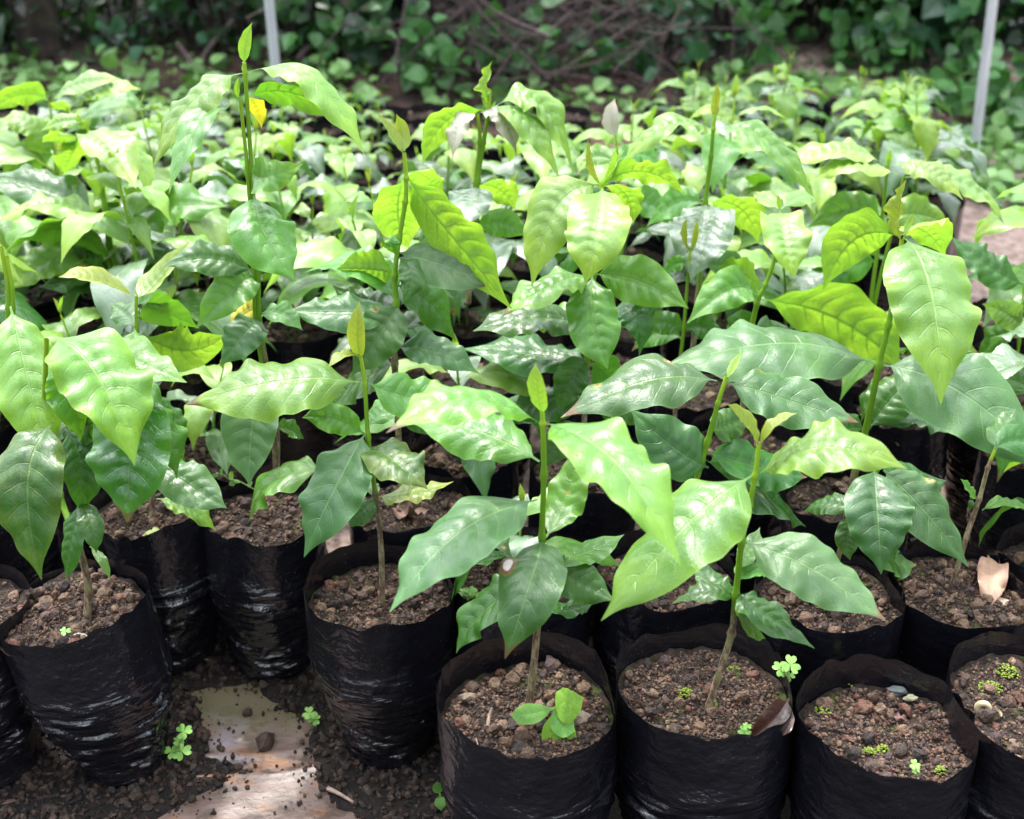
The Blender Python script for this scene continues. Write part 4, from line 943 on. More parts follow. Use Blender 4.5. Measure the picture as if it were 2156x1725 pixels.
# ------------------------------------------------------------------ small weeds, dead leaves, stones
WEED = leaf_material('weed_leaf', (.07,.19,.035), (.09,.23,.04), (.13,.27,.05), (.24,.40,.14), (.2,.36,.1), (.4,.7,.1), .35, .5, spec=.3)
WEEDY = leaf_material('weed_leaf_young', (.15,.32,.025), (.19,.36,.03), (.22,.38,.03), (.32,.50,.12), (.3,.45,.08), (.5,.75,.05), .38, .45, spec=.3)
WST = simple('weed_stem', (.14,.24,.05), (.22,.2,.1), 60)
def soil_at(x, y, bag): e, c, R, z0 = hb[bag]; return atz(x, y, z0+.002)
def blade(parent, P0, P1, P2, W, up, mat, seed, name='leaf', **k):
    d = nrm(np.asarray(P2)-np.asarray(P0)); c = np.cross(d, up)
    if np.linalg.norm(c) < .1: c = np.array([1., 0, 0])
    V, Fc, uv, _ = leaf_geo(P0, P1, P2, W, nrm(c), up, seed, 26, 5, **{**dict(fold=.2, droop=.15, wave=.08, quilt=.7, pet=.04), **k})
    return obj(name, mesh(name, V-np.array(parent.location), Fc, mat, True, uv), parent)
# broad-leaved weed in the front centre bag
b = soil_at(1160, 1535, 'B1'); w = thing('weed', b, 'broad-leaved lime weed growing beside the stem in the front centre bag', 'weed')
obj('stem', mesh('stem', *[q if i else q-b for i, q in enumerate(tube([b, b+[.001,0,.012], b+[.003,.002,.022]], [.0016,.0014,.001], 6))], WST), w)
tp = b+np.array([.003, .002, .022]); upc = nrm(-FWD+np.array([0, 0, .7]))
for k_, (mx, my, ex, ey, W, dm, de, m) in enumerate([(1108,1505,1076,1508,38,-.01,-.015,WEED),(1196,1482,1230,1468,60,.008,.012,WEEDY),(1188,1528,1212,1540,46,-.008,-.014,WEED),(1178,1560,1184,1592,66,-.014,-.022,WEEDY),(1195,1500,1208,1490,40,.0,.0,WEEDY)]):
    Yb = tp[1]; P1 = at(mx, my, Yb+dm); P2 = at(ex, ey, Yb+de)
    blade(w, tp, P1, P2, W*depth(P1)/F*1.15, upc, m, 900+k_)
# clovers
def heart(mb, c, d, up, s, colr=(1, 1, 1)):
    sd_ = nrm(np.cross(d, up)); pts = [(0,0),(.32,.42),(.62,.55),(.92,.45),(1.0,.22),(.82,0),(1.0,-.22),(.92,-.45),(.62,-.55),(.32,-.42)]
    V = [c+d*s*u_+sd_*s*v_+up*s*(.10*abs(v_)-.05*u_) for u_, v_ in pts]; V.append(c+d*s*.5)
    mb.add(V, [(i, (i+1) % 10, 10) for i in range(10)], colr)
CLV = simple('clover_leaf', (.11,.25,.04), (.17,.32,.055), 120, .5, .1)
def clover(x, y, z, label, leaves, ow=None):
    b = atz(x, y, z); e = thing('clover', b, label, 'clover', None)
    rr_ = np.random.RandomState(int(x+y))
    for (lx, ly, s) in leaves:
        t = at(lx, ly, b[1]-.004); up = nrm(-FWD*.6+np.array([0, 0, 1.])+rr_.randn(3)*.12); d0 = nrm(np.cross(up, rr_.randn(3)))
        mb = MB(); sz = s*depth(t)/F
        for q in range(3):
            a_ = q*2.094+rr_.rand()*.2; d = nrm(d0*math.cos(a_)+np.cross(up, d0)*math.sin(a_)); heart(mb, t-b, d, up, sz)
        obj('leaf', mb.mesh('leaf', CLV, False), e)
        V, Fc = tube([np.zeros(3), (t-b)*.5+[0, 0, .002], t-b], .0005, 5); obj('stem', mesh('stem', V, Fc, WST), e)
z0 = hb['B2'][3]
clover(1652, 1440, z0+.001, 'three-leaved clover on the right rim of the bag with the brown dead leaf', [(1664,1400,22),(1645,1408,19),(1662,1424,12)])
clover(372, 1592, .006, 'bright green clover patch on the ground right of the left front bag', [(387,1540,18),(376,1560,12),(361,1583,16),(382,1582,21),(388,1605,11)])
clover(660, 1520, .004, 'small clover at the foot of the crinkled bag', [(652,1502,16),(662,1515,14),(668,1530,10)])
clover(136, 1345, hb['A1'][3]+.002, 'tiny clover between pebbles in the left front bag', [(137,1329,12),(140,1336,9)])
clover(1560, 1560, z0+.001, 'small crinkled clover beside the brown dead leaf', [(1567,1540,14),(1563,1552,12),(1572,1530,10)])
clover(985, 1258, hb['C3'][3]+.001, 'cluster of small round weeds behind the front centre bag', [(975,1248,13),(990,1244,13),(1000,1250,12),(983,1255,11)])
clover(20, 1585, .006, 'tiny pale clover at the lower left corner', [(18,1578,8),(24,1576,6)])
clover(1930, 1660, hb['B3'][3]+.002, 'small grey-green sprig with red roots in the empty front bag', [(1926,1610,12),(1928,1622,9)])
# two-leaved sprout beside front centre bag
b = atz(930, 1700, .004); w = thing('sprout', b, 'two-leaved green sprout at the lower left foot of the front centre bag', 'weed')
t = at(926, 1672, b[1]); V, Fc = tube([np.zeros(3), t-b], .0007, 5); obj('stem', mesh('stem', V, Fc, WST), w)
blade(w, t, at(922,1660,b[1]-.004), at(921,1644,b[1]-.004), .011, upc, WEED, 950, wave=.03, pet=.1); blade(w, t, at(927,1690,b[1]-.008), at(929,1708,b[1]-.012), .011, upc, WEED, 951, wave=.03, pet=.1)
# vine sprig
b = atz(540, 1030, .2); w = thing('vine_sprig', b, 'thin curling vine sprig with tiny leaves above the shiny glinting bag', 'weed')
pts = [at(x, y, b[1]) for x, y in ((538,1032),(520,1022),(500,1012),(484,1010),(470,1000),(455,996))]; V, Fc = tube(catmull(pts, 4)-b, .0006, 5); obj('stem', mesh('stem', V, Fc, WST), w)
for q, (x0, y0, x1, y1) in enumerate([(484,1010,490,992),(486,1012,492,1024),(520,1022,532,1016),(455,996,452,1006),(462,998,470,990),(500,1012,498,1018)]):
    P0, P2 = at(x0, y0, b[1]), at(x1, y1, b[1]-.003); blade(w, P0, (P0+P2)/2, P2, .0075, upc, WEED, 960+q, wave=.02)
# dead leaves
DB = leaf_material('dead_leaf_brown', (.045,.018,.014), (.075,.03,.022), (.11,.05,.035), (.12,.06,.045), (.12,.06,.04), (.12,.04,.02), .12, .28)
DT = leaf_material('dead_leaf_tan', (.30,.19,.12), (.40,.27,.17), (.24,.13,.08), (.42,.30,.2), (.30,.2,.13), (.3,.18,.08), .15, .5)
DD = leaf_material('dead_leaf_dry', (.10,.05,.035), (.16,.085,.06), (.07,.035,.025), (.2,.12,.09), (.14,.08,.06), (.1,.05,.02), .08, .7)
DG = leaf_material('fallen_leaf_green', (.22,.26,.07), (.26,.30,.09), (.15,.09,.04), (.30,.34,.13), (.24,.27,.1), (.3,.35,.08), .25, .5)
def dead(label, x0, y0, x1, y1, x2, y2, W, z, mat, seed, lift=(0, .006, .002), **k):
    P0, P1, P2 = atz(x0, y0, z+lift[0]), atz(x1, y1, z+lift[1]), atz(x2, y2, z+lift[2])
    d = nrm(P2-P0); V, Fc, uv, _ = leaf_geo(P0, P1, P2, W*depth(P1)/F, nrm(np.cross(d, k.pop('up', [0, 0, 1.]))), [0, 0, 1.], seed, 30, 5, **k)
    b = P1; o = obj('dead_leaf', mesh('dead_leaf', V-b, Fc, mat, True, uv)); o.location = b; tag(o, label, 'dead leaf'); return o
dead('shiny dark brown dead leaf curled against the inner wall of a front bag', 1660,1470, 1625,1520, 1575,1556, 72, z0, DB, 1, lift=(.022,.014,.002), fold=.7, droop=.1, wave=.15, quilt=.8, up=[.5,-.4,.8])
dead('curled tan dead leaf on the soil of the right bag', 2080,1170, 2088,1215, 2082,1285, 66, hb['C6'][3], DT, 2, lift=(.012,.014,.004), fold=.5, droop=.3, wave=.5, quilt=1.5)
dead('yellow-green fallen leaf with a brown end on the ground behind the left front bag', 340,1355, 385,1372, 445,1392, 34, .004, DG, 3, lift=(.012,.012,.004), fold=.4, droop=.3, wave=.3)
dead('pale green fallen leaf on the rim of the bag behind the left front one', 300,1128, 325,1120, 362,1118, 26, .2, DG, 4, fold=.3, wave=.3)
dead('dry brown leaf scraps behind the crinkled bag', 828,1070, 862,1085, 905,1072, 46, hb['D2'][3], DD, 5, fold=.7, wave=.7, droop=.1, lift=(.004,.008,.01))
dead('dry upright brown leaf curl behind the crinkled bag', 850,1095, 858,1065, 864,1050, 28, hb['D2'][3], DD, 6, fold=.8, wave=.7, lift=(.0,.012,.02))
dead('brown dead leaf under the long bluish leaf', 1590+40,1240, 1690,1258, 1740,1262, 34, hb['C5'][3], DD, 7, fold=.4, wave=.4)
dead('thin brown leaf fragment between pebbles in the empty front bag', 1880,1505, 1895,1512, 1915,1518, 18, hb['B3'][3], DD, 8, fold=.6, wave=.6)
dead('brown leaf on the sunlit soil right of the lime leaf', 1745,1020, 1770,1028, 1800,1024, 34, hb['D4'][3], DD, 9, fold=.5, wave=.6)
# stones and shell
def stone(name, label, cat, x, y, z, r_, c, seed, sq=(1, .85, .7)):
    V, Fc = PP[2][seed % 8]; bm_n = len(V); p = atz(x, y, z)
    k = simple(name+'_%d' % seed if False else name+'_skin', tuple(np.array(c)*.8), tuple(np.array(c)*1.15), 160, .7, .5, .001)
    o = obj(name, mesh(name, np.array([v*(1+.16*noise.noise(Vector(v)*2.1+Vector((seed*3, 0, 0)))+.07*noise.noise(Vector(v)*5)) for v in V])*np.array(sq)*r_, Fc, k, False)); o.location = p; tag(o, label, cat); return o
stone('stone', 'smooth tan stone at the front edge of the bag with the tan leaf', 'stone', 2100,1268, hb['C6'][3]+.004, .0115, (.34,.25,.18), 3)
stone('stone', 'grey pitted stone at the front rim of the left front bag', 'stone', 160,1345, hb['A1'][3]+.006, .012, (.30,.25,.21), 4)
stone('stone', 'pale lichen-green stone in the empty front bag', 'stone', 1918,1470, hb['B3'][3]+.005, .0065, (.20,.19,.12), 5)
stone('stone', 'dark angular cinder lump in the empty front bag', 'stone', 1888,1455, hb['B3'][3]+.004, .0085, (.07,.08,.08), 6)
stone('stone', 'rust brown cinder lump in the front centre bag', 'stone', 985,1470, hb['B1'][3]+.005, .009, (.13,.09,.065), 7)
stone('stone', 'grey brown pitted cinder at the right of the front centre bag', 'stone', 1222,1512, hb['B1'][3]+.005, .009, (.17,.12,.095), 2)
def shell():
    p = atz(2074, 1492, hb['B4'][3]+.007); pts=[]; rad=[]
    for q in range(60):
        a_ = q/60*2.6*2*PI; s = .0095*math.exp(-.16*(a_)); pts.append((s*math.cos(-a_), s*.35*math.sin(a_*.0)+.002*(a_/16), s*math.sin(-a_))); rad.append(s*.62)
    V, Fc = tube(pts, np.array(rad), 12); V = V@np.array(Matrix.Rotation(.5, 3, 'Z'))
    o = obj('snail_shell', mesh('snail_shell', V, Fc, simple('shell', (.30,.24,.14), (.42,.36,.24), 90, .35, .2, .001))); o.location = p
    tag(o, 'olive tan snail shell on the mossy soil at the right edge', 'snail shell')
shell()
# moss cushions
MOSS = simple('moss', (.12,.17,.02), (.26,.34,.04), 500, .9, 1.0, .002)
def moss(x, y, bag, s, label, seed):
    c = soil_at(x, y, bag); rr_ = np.random.RandomState(seed); mb = MB()
    for q in range(int(90*max(.4, s/22))):
        a_, d_ = rr_.rand()*6.28, math.sqrt(rr_.rand())*s*depth(c)/F; h = max(0, 1-(d_/(s*depth(c)/F))**2)*.004
        V, Fc = PP[1][rr_.randint(5)]; mb.add(V*rr_.uniform(.0007, .0016)+np.array([d_*math.cos(a_), d_*.8*math.sin(a_), h+rr_.rand()*.0015]), Fc)
    o = obj('moss_cushion', mb.mesh('moss_cushion', MOSS)); o.location = c; tag(o, label, 'moss', 'moss cushions on the bag soil')
moss(1735,1497,'B3',20,'round bright moss cushion at the left of the empty front bag',1); moss(1785,1440,'B3',12,'small moss tuft near the back wall of the empty front bag',2)
moss(1830,1585,'B3',15,'moss tuft at the front rim of the empty front bag, left one of two',3); moss(1858,1580,'B3',13,'moss tuft at the front rim of the empty front bag, right one of two',4)
moss(2085,1450,'B4',26,'wide bright moss cushion behind the snail shell',5); moss(2125,1415,'B4',30,'flat olive moss patch at the right edge',6)
moss(1440,1462,'B2',20,'olive moss cushion left of the stem in the front right bag',7); moss(1500,1485,'B2',9,'bright moss tuft at the stem base in the front right bag',8)
moss(1545,1412,'B2',14,'bright moss tuft right of the stem in the front right bag',9); moss(1978,1625,'B3',14,'moss tuft at the right front rim of the empty front bag',10)
# twigs
TW = simple('twig_bark', (.12,.08,.06), (.24,.17,.13), 120, .8, .6, .001)
def twig(label, pts, rad, name='twig'):
    P = catmull(pts, 5); b = P[0].copy(); V, Fc = tube(P-b, np.linspace(rad, rad*.5, len(P)), 6); o = obj(name, mesh(name, V, Fc, TW)); o.location = b; tag(o, label, name)
zb = hb['B1'][3]+.004
twig('short upright twig stub in the front centre bag', [atz(1027,1530,zb), atz(1030,1510,zb+.004), at(1036,1490,atz(1030,1510,zb)[1])], .0022)
twig('pale twig lying left of the weed in the front centre bag', [atz(1028,1536,zb), atz(1050,1526,zb+.003), atz(1085,1524,zb)], .0012)
twig('thin straw at the front left of the front centre bag', [atz(1002,1555,zb), atz(1010,1580,zb), atz(1020,1598,zb)], .0008)
twig('thin bare twig standing in the empty front bag', [atz(1924,1608,hb['B3'][3]), at(1921,1580,atz(1924,1608,.18)[1]), at(1918,1558,atz(1924,1608,.18)[1])], .0009)
twig('brown twig on the ground left of the front centre bag', [atz(690,1660,.008), atz(715,1672,.008), atz(745,1690,.008)], .0028)

# ------------------------------------------------------------------ poles
GAL = simple('galvanised_steel', (.42,.43,.46), (.52,.53,.56), 40, .45, .05, .001, .5, stretch=(1, 1, .2))
GAL.node_tree.nodes['Principled BSDF'].inputs['Metallic'].default_value = .35
def pole(label, x, y, Y, x2, y2):
    p = at(x, y, Y); t = at(x2, y2, Y); d = (t-p)/(t[2]-p[2]); e = thing('steel_pole', (p[0], Y, 0), label, 'pole', 'thin galvanised poles')
    P = np.array([[0, 0, -.02], d*1.2, d*2.4]); P = P+0.0
    V, Fc = tube(P, [.0115]*3, 16); obj('shaft', mesh('shaft', V, Fc, GAL), e)
    a = PI*.1
    V, Fc = tube([[0, 0, -.005], [0, 0, .012]], [.021, .015], 16); obj('collar', mesh('collar', V, Fc, GAL), e)
pole('thin galvanised pole at the right, standing on the sunlit path', 2050, 345, 3.05, 2093, -10)
pole('thin galvanised pole behind the tallest seedling at the left', 588, 195, 3.1, 568, -10)
# ------------------------------------------------------------------ hedge, trunks, twig pile
def bush_leaf(name, c1, c2, tr=.25, rough=.4):
    k = NT(name); v = k.n('Attribute', attribute_name='Col').outputs['Color']; oc = k.n('NewGeometry').outputs['Position']
    c = k.mix(k.noise(oc, 9, 2), c1, c2); c = k.mix(1.0, c, v, 'MULTIPLY')
    tl = k.n('BsdfTranslucent'); k.set(tl.inputs[0], k.mix(1.0, k.mix(.5, c, (.05,.15,.01)), (1.6,1.6,1.0), 'MULTIPLY'))
    m = k.n('MixShader'); m.inputs[0].default_value = tr; k.set(m.inputs[1], k.bsdf(c, rough, .45)); k.set(m.inputs[2], tl.outputs[0]); return k.done(m.outputs[0])
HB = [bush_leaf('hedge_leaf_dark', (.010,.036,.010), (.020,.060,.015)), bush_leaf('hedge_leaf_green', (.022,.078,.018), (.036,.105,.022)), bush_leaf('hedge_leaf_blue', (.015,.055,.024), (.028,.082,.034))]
GCM = bush_leaf('ground_cover_leaf', (.12,.25,.07), (.19,.33,.11), .3)
_lp = [(0,0),(.12,.32),(.34,.46),(.62,.36),(.84,.16),(1.02,0),(.84,-.16),(.62,-.36),(.34,-.46),(.12,-.32)]
LV = np.array([(u_, v_, .22*abs(v_)-.12*u_*u_) for u_, v_ in _lp]+[(.33, 0, .0), (.66, 0, -.06)])
LF = np.array([(0,1,10),(1,2,10),(2,3,11),(2,11,10),(3,4,11),(4,5,11),(5,6,11),(6,7,11),(7,8,11),(8,10,11),(8,9,10),(9,0,10)])
_np = [(0,0),(.2,.16),(.5,.22),(.8,.12),(1,0),(.8,-.12),(.5,-.22),(.2,-.16)]
NVt = np.array([(u_, v_, .2*abs(v_)-.25*u_*u_) for u_, v_ in _np]+[(.5, 0, -.06)]); NF = np.array([(i, (i+1) % 8, 8) for i in range(8)])
def leaf_cloud(rn, P, size, facing, spread, V0=LV, F0=LF, shade=(.6, 1.3)):
    n = len(P); d = rn.randn(n, 3)*spread+np.array([0, 0, -.35]); nor = facing+rn.randn(n, 3)*.55
    nor /= np.linalg.norm(nor, axis=1, keepdims=True); d -= nor*(d*nor).sum(1, keepdims=True); d /= np.linalg.norm(d, axis=1, keepdims=True)
    s = np.cross(nor, d); R = np.stack([d, s, nor], 1)
    V = np.einsum('kj,nji->nki', V0, R)*size[:, None, None]+P[:, None]
    Fc = F0[None]+(np.arange(n)*len(V0))[:, None, None]
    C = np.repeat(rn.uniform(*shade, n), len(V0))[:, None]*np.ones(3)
    return V.reshape(-1, 3), Fc.reshape(-1, 3), C
BARK = simple('dark_bark', (.016,.011,.009), (.045,.031,.024), 30, .9, .8, .01)
def bush(label, x, Y, w, h, dep, n, sizes, mi, seed, z0=0, shade=(.3, 1.5), V0=LV, F0=LF, clumps=14, group='bushes and vines of the dark hedge', cat='bush', name='hedge_bush'):
    rn = np.random.RandomState(seed); e = thing(name, (x, Y, min(.9, max(0, (Y-bank_y)*.75)) if z0 == 0 else z0), label, cat, group)
    cc = np.stack([rn.uniform(-w, w, clumps), rn.uniform(-dep, dep, clumps), rn.uniform(.03, h, clumps)], 1); cs = rn.uniform(.10, .24, clumps)*(h/.6)**.4
    which = rn.randint(0, clumps, n); q = rn.randn(n, 3); q /= np.linalg.norm(q, axis=1, keepdims=True)
    P = cc[which]+q*(cs[which]*rn.rand(n)**.4)[:, None]; P[:, 2] = np.abs(P[:, 2])+.01
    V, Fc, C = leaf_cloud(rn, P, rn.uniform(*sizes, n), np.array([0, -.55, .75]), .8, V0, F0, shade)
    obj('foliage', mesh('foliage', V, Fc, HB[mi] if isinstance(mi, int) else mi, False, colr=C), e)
    mb = MB()
    for i in range(clumps):
        b = np.array([cc[i, 0]*.5, cc[i, 1]*.5, -.02]); m_ = (b+cc[i])/2+rn.randn(3)*.05; V, Fc = tube(catmull([b, m_, cc[i]], 4), np.linspace(.008, .003, 9), 5); mb.add(V, Fc)
    obj('branches', mb.mesh('branches', BARK), e); return e
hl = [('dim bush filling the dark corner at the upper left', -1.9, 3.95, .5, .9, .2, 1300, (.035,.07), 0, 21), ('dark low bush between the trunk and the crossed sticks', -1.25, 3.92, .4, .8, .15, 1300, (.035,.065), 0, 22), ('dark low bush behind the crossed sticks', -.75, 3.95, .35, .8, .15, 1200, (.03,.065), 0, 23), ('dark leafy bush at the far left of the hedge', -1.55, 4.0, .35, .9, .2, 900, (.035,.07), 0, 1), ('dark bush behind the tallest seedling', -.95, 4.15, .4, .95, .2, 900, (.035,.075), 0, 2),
      ('vine covered bush right of the left pole', -.42, 4.02, .28, .8, .18, 900, (.04,.085), 2, 3), ('shaded bush above the twig pile', .12, 4.3, .4, 1.0, .2, 1100, (.04,.08), 0, 4),
      ('bush with blue-green leaves right of the twig pile', .55, 4.05, .25, .8, .18, 1000, (.035,.075), 2, 5), ('green bush with bright young leaves right of centre in the hedge', .88, 3.95, .25, .85, .15, 1000, (.04,.09), 1, 6),
      ('broad leafy vine curtain left of the right pole', 1.28, 3.9, .26, .9, .14, 1300, (.045,.085), 2, 7), ('dense leafy bush at the right edge behind the pole', 1.72, 3.95, .32, .95, .18, 1200, (.045,.085), 0, 8)]
for q_, a_ in enumerate(hl):
    nar = q_ % 3 == 1
    bush(*a_, shade=(.12, 1.0) if a_[1] < -.3 else (.3, 1.6), V0=NVt if nar else LV, F0=NF if nar else LF, clumps=18)  # hedge shade put into the leaf colours, deepest on the left
# leafy clumps of brighter vine in front of the hedge
for k_, (x, y, Y, w, h, n, lab) in enumerate([(745,150,3.75,.10,.16,60,'bright leafy weed clump at the foot of the hedge, left of the twig pile'),(1085,120,3.72,.12,.2,55,'pale heart-shaped vine leaves in front of the twig pile'),
    (1225,150,3.7,.1,.16,45,'round pale vine leaves right of the twig pile'),(980,80,3.6,.2,.26,70,'scattered green vine leaves on the twig pile'),(680,95,3.8,.16,.25,70,'shaded vine by the left pole'),
    (1330,110,3.75,.14,.2,60,'blue-green vine patch above the far seedlings'),(1500,60,3.75,.18,.3,80,'yellow-green vine strand hanging in the right half of the hedge'),(270,90,3.85,.2,.25,60,'dim vine in the dark left part of the hedge'),(1930,90,3.7,.2,.3,110,'large dim leaves behind the right pole'),
    (1990,235,3.4,.22,.12,110,'low leafy weeds left of the right pole foot'),(2120,250,3.3,.12,.12,80,'low leafy weeds at the right edge beyond the pole')]):
    p = at(x, y, Y); bush(lab, p[0], Y, w, h, .06, n, (.03,.07), 1 if k_ not in (5, 7) else 2, 40+k_, z0=max(.0, p[2]-h*.6), shade=(.8, 1.9), clumps=6, group='vines in front of the hedge', name='vine_clump', cat='vine')
def trunk(label, x, Y, r_, lean, h=3.4, seed=0):
    b = at(x, 100, Y); e = thing('tree', (b[0], Y, min(.9, max(0, (Y-bank_y)*.75))-.1), label, 'tree', 'trees over the hedge'); rn = np.random.RandomState(seed)
    pts = [np.array([lean*q*.3+rn.randn()*.03, rn.randn()*.02, q*h/6]) for q in range(7)]
    V, Fc = tube(catmull(pts, 5), np.linspace(r_*1.15, r_*.6, 31)*(1+.06*rn.randn(31)), 14); obj('trunk', mesh('trunk', V, Fc, BARK), e)
    n = 1500; cl = rn.randn(12, 3)*np.array([.55, .4, .25])+np.array([lean*2, .15, h+.1]); wch = rn.randint(0, 12, n); P = cl[wch]+rn.randn(n, 3)*.2
    V, Fc, C = leaf_cloud(rn, P, rn.uniform(.08, .15, n), np.array([0, -.2, .9]), .8, NVt, NF, (.6, 1.3)); obj('crown', mesh('crown', V, Fc, HB[0], False, colr=C), e)  # crown out of frame, added overhead to darken the hedge
    mb = MB()
    for c_ in cl:
        V, Fc = tube(catmull([pts[-2], (pts[-2]+c_)/2+rn.randn(3)*.05, c_], 4), np.linspace(r_*.4, .008, 9), 6); mb.add(V, Fc)
    obj('limbs', mb.mesh('limbs', BARK), e)
trunk('dim brown tree trunk in the dark at the upper left corner', 78, 3.86, .062, .02, 3.4, 1)
trunk('pale twin-footed stump-like trunk in the right half of the hedge', 1690, 4.1, .035, .05, 3.3, 2)
trunk('thin dark trunk behind the twig pile', 1250, 4.5, .05, -.08, 3.5, 3)
trunk('dark trunk between the hedge bushes left of centre', 640, 4.6, .06, .1, 3.5, 4)
trunk('dark trunk behind the right pole', 2000, 4.6, .06, -.05, 3.4, 5)
# twig pile
STK = simple('dry_stick', (.045,.03,.029), (.10,.068,.066), 60, .8, .5, .002)
rn = np.random.RandomState(3); mb = MB(); c0 = at(1110, 90, 3.95)
for i in range(230):
    p = np.array([rn.randn()*.25, rn.uniform(-.12, .25), rn.uniform(-.02, .40)]); d = nrm(np.array([rn.randn(), rn.randn()*.3, rn.randn()*.75])); l = rn.uniform(.08, .35)
    V, Fc = tube(catmull([p-d*l, p+rn.randn(3)*.04, p+d*l+rn.randn(3)*.03], 4), np.linspace(.0042, .0015, 9)*rn.uniform(.4, 1.1), 5); mb.add(V, Fc)
o = obj('twig_pile', mb.mesh('twig_pile', STK)); o.location = (c0[0], 3.68, .0); tag(o, 'tangled pile of dry purplish brown twigs in front of the hedge', 'twig pile', kind='stuff')
def stick(label, x0, y0, x1, y1, Y, r_):
    a_, b_ = at(x0, y0, Y), at(x1, y1, Y+.05); V, Fc = tube(catmull([np.zeros(3), (b_-a_)*.5+[0, 0, .008], b_-a_], 4), np.linspace(r_, r_*.7, 9), 8); o = obj('stick', mesh('stick', V, Fc, STK)); o.location = a_; tag(o, label, 'stick')
stick('dry stick leaning left, one of a crossed pair at the upper left', 425, 170, 372, 90, 3.7, .007); stick('dry stick leaning right, crossing another at the upper left', 408, 150, 492, 40, 3.75, .008)
stick('dark slanting stick right of the left pole', 605, 160, 668, 80, 3.75, .010); stick('long stick lying across the top of the twig pile', 1120, 22, 1305, 2, 3.8, .008)
stick('thick dry stick poking up behind the far seedlings on the right', 1415, 128, 1485, 85, 3.7, .012); stick('thin vine stem curving down right of the twig pile', 1195, 170, 1235, 70, 3.75, .007)
stick('leaning brown stem at the upper centre of the hedge', 905, 10, 960, 80, 3.8, .012); stick('second pale stump stem in the hedge right of centre', 1755, 150, 1752, 70, 3.85, .02); stick('first pale stump stem in the hedge right of centre', 1715, 150, 1712, 60, 3.88, .018)
# low ground cover
rn = np.random.RandomState(9); n = 5200; x = rn.uniform(-1.7, 1.8, n); y = rn.uniform(2.75, 3.95, n); keep = np.array([(a < -.38 or noise.noise(Vector((a*2.3, b*2.3, 4))) > (.12 if (a > .8 and b < 3.5) or (-.1 < a < .38 and b < 3.4) else -.22)) for a, b in zip(x, y)])
P = np.stack([x, y, np.abs(rn.randn(n))*.022+.012+.04*(y-2.7)*(np.abs(x-.03) > .42)], 1)[keep]
V, Fc, C = leaf_cloud(rn, P, rn.uniform(.025, .06, len(P)), np.array([0, -.2, .9]), .9, LV, LF, (.6, 1.3))
o = obj('ground_cover', mesh('ground_cover', V, Fc, GCM, False, colr=C)); tag(o, 'low green ground cover between the far seedlings and the hedge', 'ground cover', kind='stuff')
PET = simple('petal', (.65,.08,.18), (.75,.12,.25), 50, .6, .1)
for i, (x_, y_) in enumerate(((1238,246),(1105,250),(1206,256),(1530,268))):
    p = atz(x_, y_, .02); V, Fc = PP[1][i % 5]; o = obj('petal', mesh('petal', V*np.array([.016, .013, .004]), Fc, PET)); o.location = p; tag(o, 'fallen pink petal on the reddish ground beyond the far rows', 'petal', 'fallen pink petals')

# ------------------------------------------------------------------ sky, sun, camera
SUN_EL, SUN_AZ = math.radians(62), math.radians(20)   # azimuth from +Y toward -X
sd_ = np.array([-math.sin(SUN_AZ)*math.cos(SUN_EL), math.cos(SUN_AZ)*math.cos(SUN_EL), math.sin(SUN_EL)])
CL_A, CL_B = 10.5, 100.0
w = bpy.data.worlds.new('World'); sc.world = w; w.use_nodes = True; nt = w.node_tree; nt.nodes.clear()
wo = nt.nodes.new('ShaderNodeOutputWorld'); bg = nt.nodes.new('ShaderNodeBackground'); sk = nt.nodes.new('ShaderNodeTexSky')
sk.sky_type = 'NISHITA'; sk.sun_disc = False; sk.sun_elevation = SUN_EL; sk.sun_rotation = -SUN_AZ; sk.air_density = 1.0; sk.dust_density = 4.0; sk.ozone_density = 1.0
def wn(t, **kw):
    x = nt.nodes.new('ShaderNode'+t)
    for k_, v_ in kw.items(): setattr(x, k_, v_)
    return x
def wm(op, a_, b_=0.0, c_=0.0):
    x = wn('Math', operation=op)
    for i, q in enumerate((a_, b_, c_)):
        if isinstance(q, bpy.types.NodeSocket): nt.links.new(q, x.inputs[i])
        else: x.inputs[i].default_value = q
    return x.outputs[0]
tc = wn('TexCoord'); dot = wn('VectorMath', operation='DOT_PRODUCT'); nt.links.new(tc.outputs['Generated'], dot.inputs[0]); dot.inputs[1].default_value = tuple(sd_)
glow = wm('POWER', wm('MAXIMUM', dot.outputs['Value'], 0.0), 2.3)      # thin bright cloud around the sun
cn = wn('TexNoise'); nt.links.new(tc.outputs['Generated'], cn.inputs[0]); cn.inputs['Scale'].default_value = 3.4; cn.inputs['Detail'].default_value = 5
mr = wn('MapRange', interpolation_type='SMOOTHSTEP'); nt.links.new(cn.outputs['Fac'], mr.inputs[0]); mr.inputs[1].default_value = .36; mr.inputs[2].default_value = .62; mr.inputs[3].default_value = .16; mr.inputs[4].default_value = 1.0
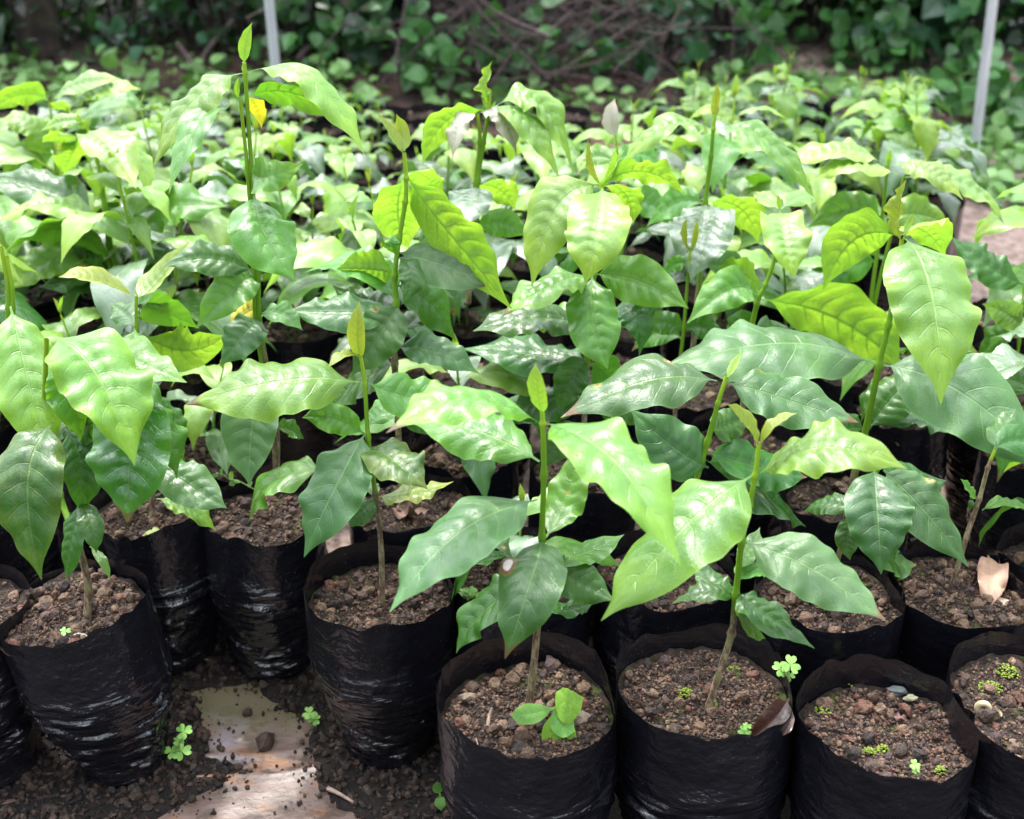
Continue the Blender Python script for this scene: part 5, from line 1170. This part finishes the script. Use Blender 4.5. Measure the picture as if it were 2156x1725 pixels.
dot2 = wn('VectorMath', operation='DOT_PRODUCT'); nt.links.new(tc.outputs['Generated'], dot2.inputs[0]); dot2.inputs[1].default_value = tuple(nrm([.25, -.55, .80]))
lobe = wm('POWER', wm('MAXIMUM', dot2.outputs['Value'], 0.0), 11.0)       # unseen bright lobe added behind the viewer for glints on bags and leaves
rad = wm('MULTIPLY', wm('ADD', wm('MULTIPLY_ADD', glow, CL_B, CL_A), wm('MULTIPLY', lobe, 30.0)), mr.outputs[0])
cc_ = wn('VectorMath', operation='SCALE'); cc_.inputs[0].default_value = (.93, .98, 1.03); nt.links.new(rad, cc_.inputs['Scale'])
ad = wn('VectorMath', operation='ADD'); nt.links.new(sk.outputs[0], ad.inputs[0]); nt.links.new(cc_.outputs[0], ad.inputs[1])
nt.links.new(ad.outputs[0], bg.inputs[0]); bg.inputs[1].default_value = .15; nt.links.new(bg.outputs[0], wo.inputs[0])
sl = bpy.data.lights.new('sun', 'SUN'); sl.energy = 5.0; sl.angle = math.radians(2); sl.color = (1, .96, .88)
so = link(bpy.data.objects.new('sun', sl)); so.rotation_euler = Vector(sd_).to_track_quat('Z', 'Y').to_euler(); so.location = (0, 0, 5)
cd = bpy.data.cameras.new('camera'); co = link(bpy.data.objects.new('camera', cd)); co.location = CAM; co.rotation_euler = (PI/2-PITCH, 0, 0)
cd.sensor_width = 36; cd.sensor_fit = 'HORIZONTAL'; cd.lens = 36*F/2156; cd.clip_start = .02; cd.clip_end = 500
cd.dof.use_dof = True; cd.dof.focus_distance = 1.24; cd.dof.aperture_fstop = 6.2
sc.camera = co
sc.view_settings.view_transform = 'Standard'; sc.view_settings.look = 'None'; sc.view_settings.exposure = 0; sc.view_settings.gamma = 1
sc.cycles.max_bounces = 8; sc.cycles.transparent_max_bounces = 4; sc.cycles.caustics_reflective = False; sc.cycles.caustics_refractive = False; sc.cycles.sample_clamp_indirect = 6
sc.cycles.use_denoising = True
for s_ in STATS:
    if s_[2] > .24 or s_[2] < .012: print('LEN', s_)
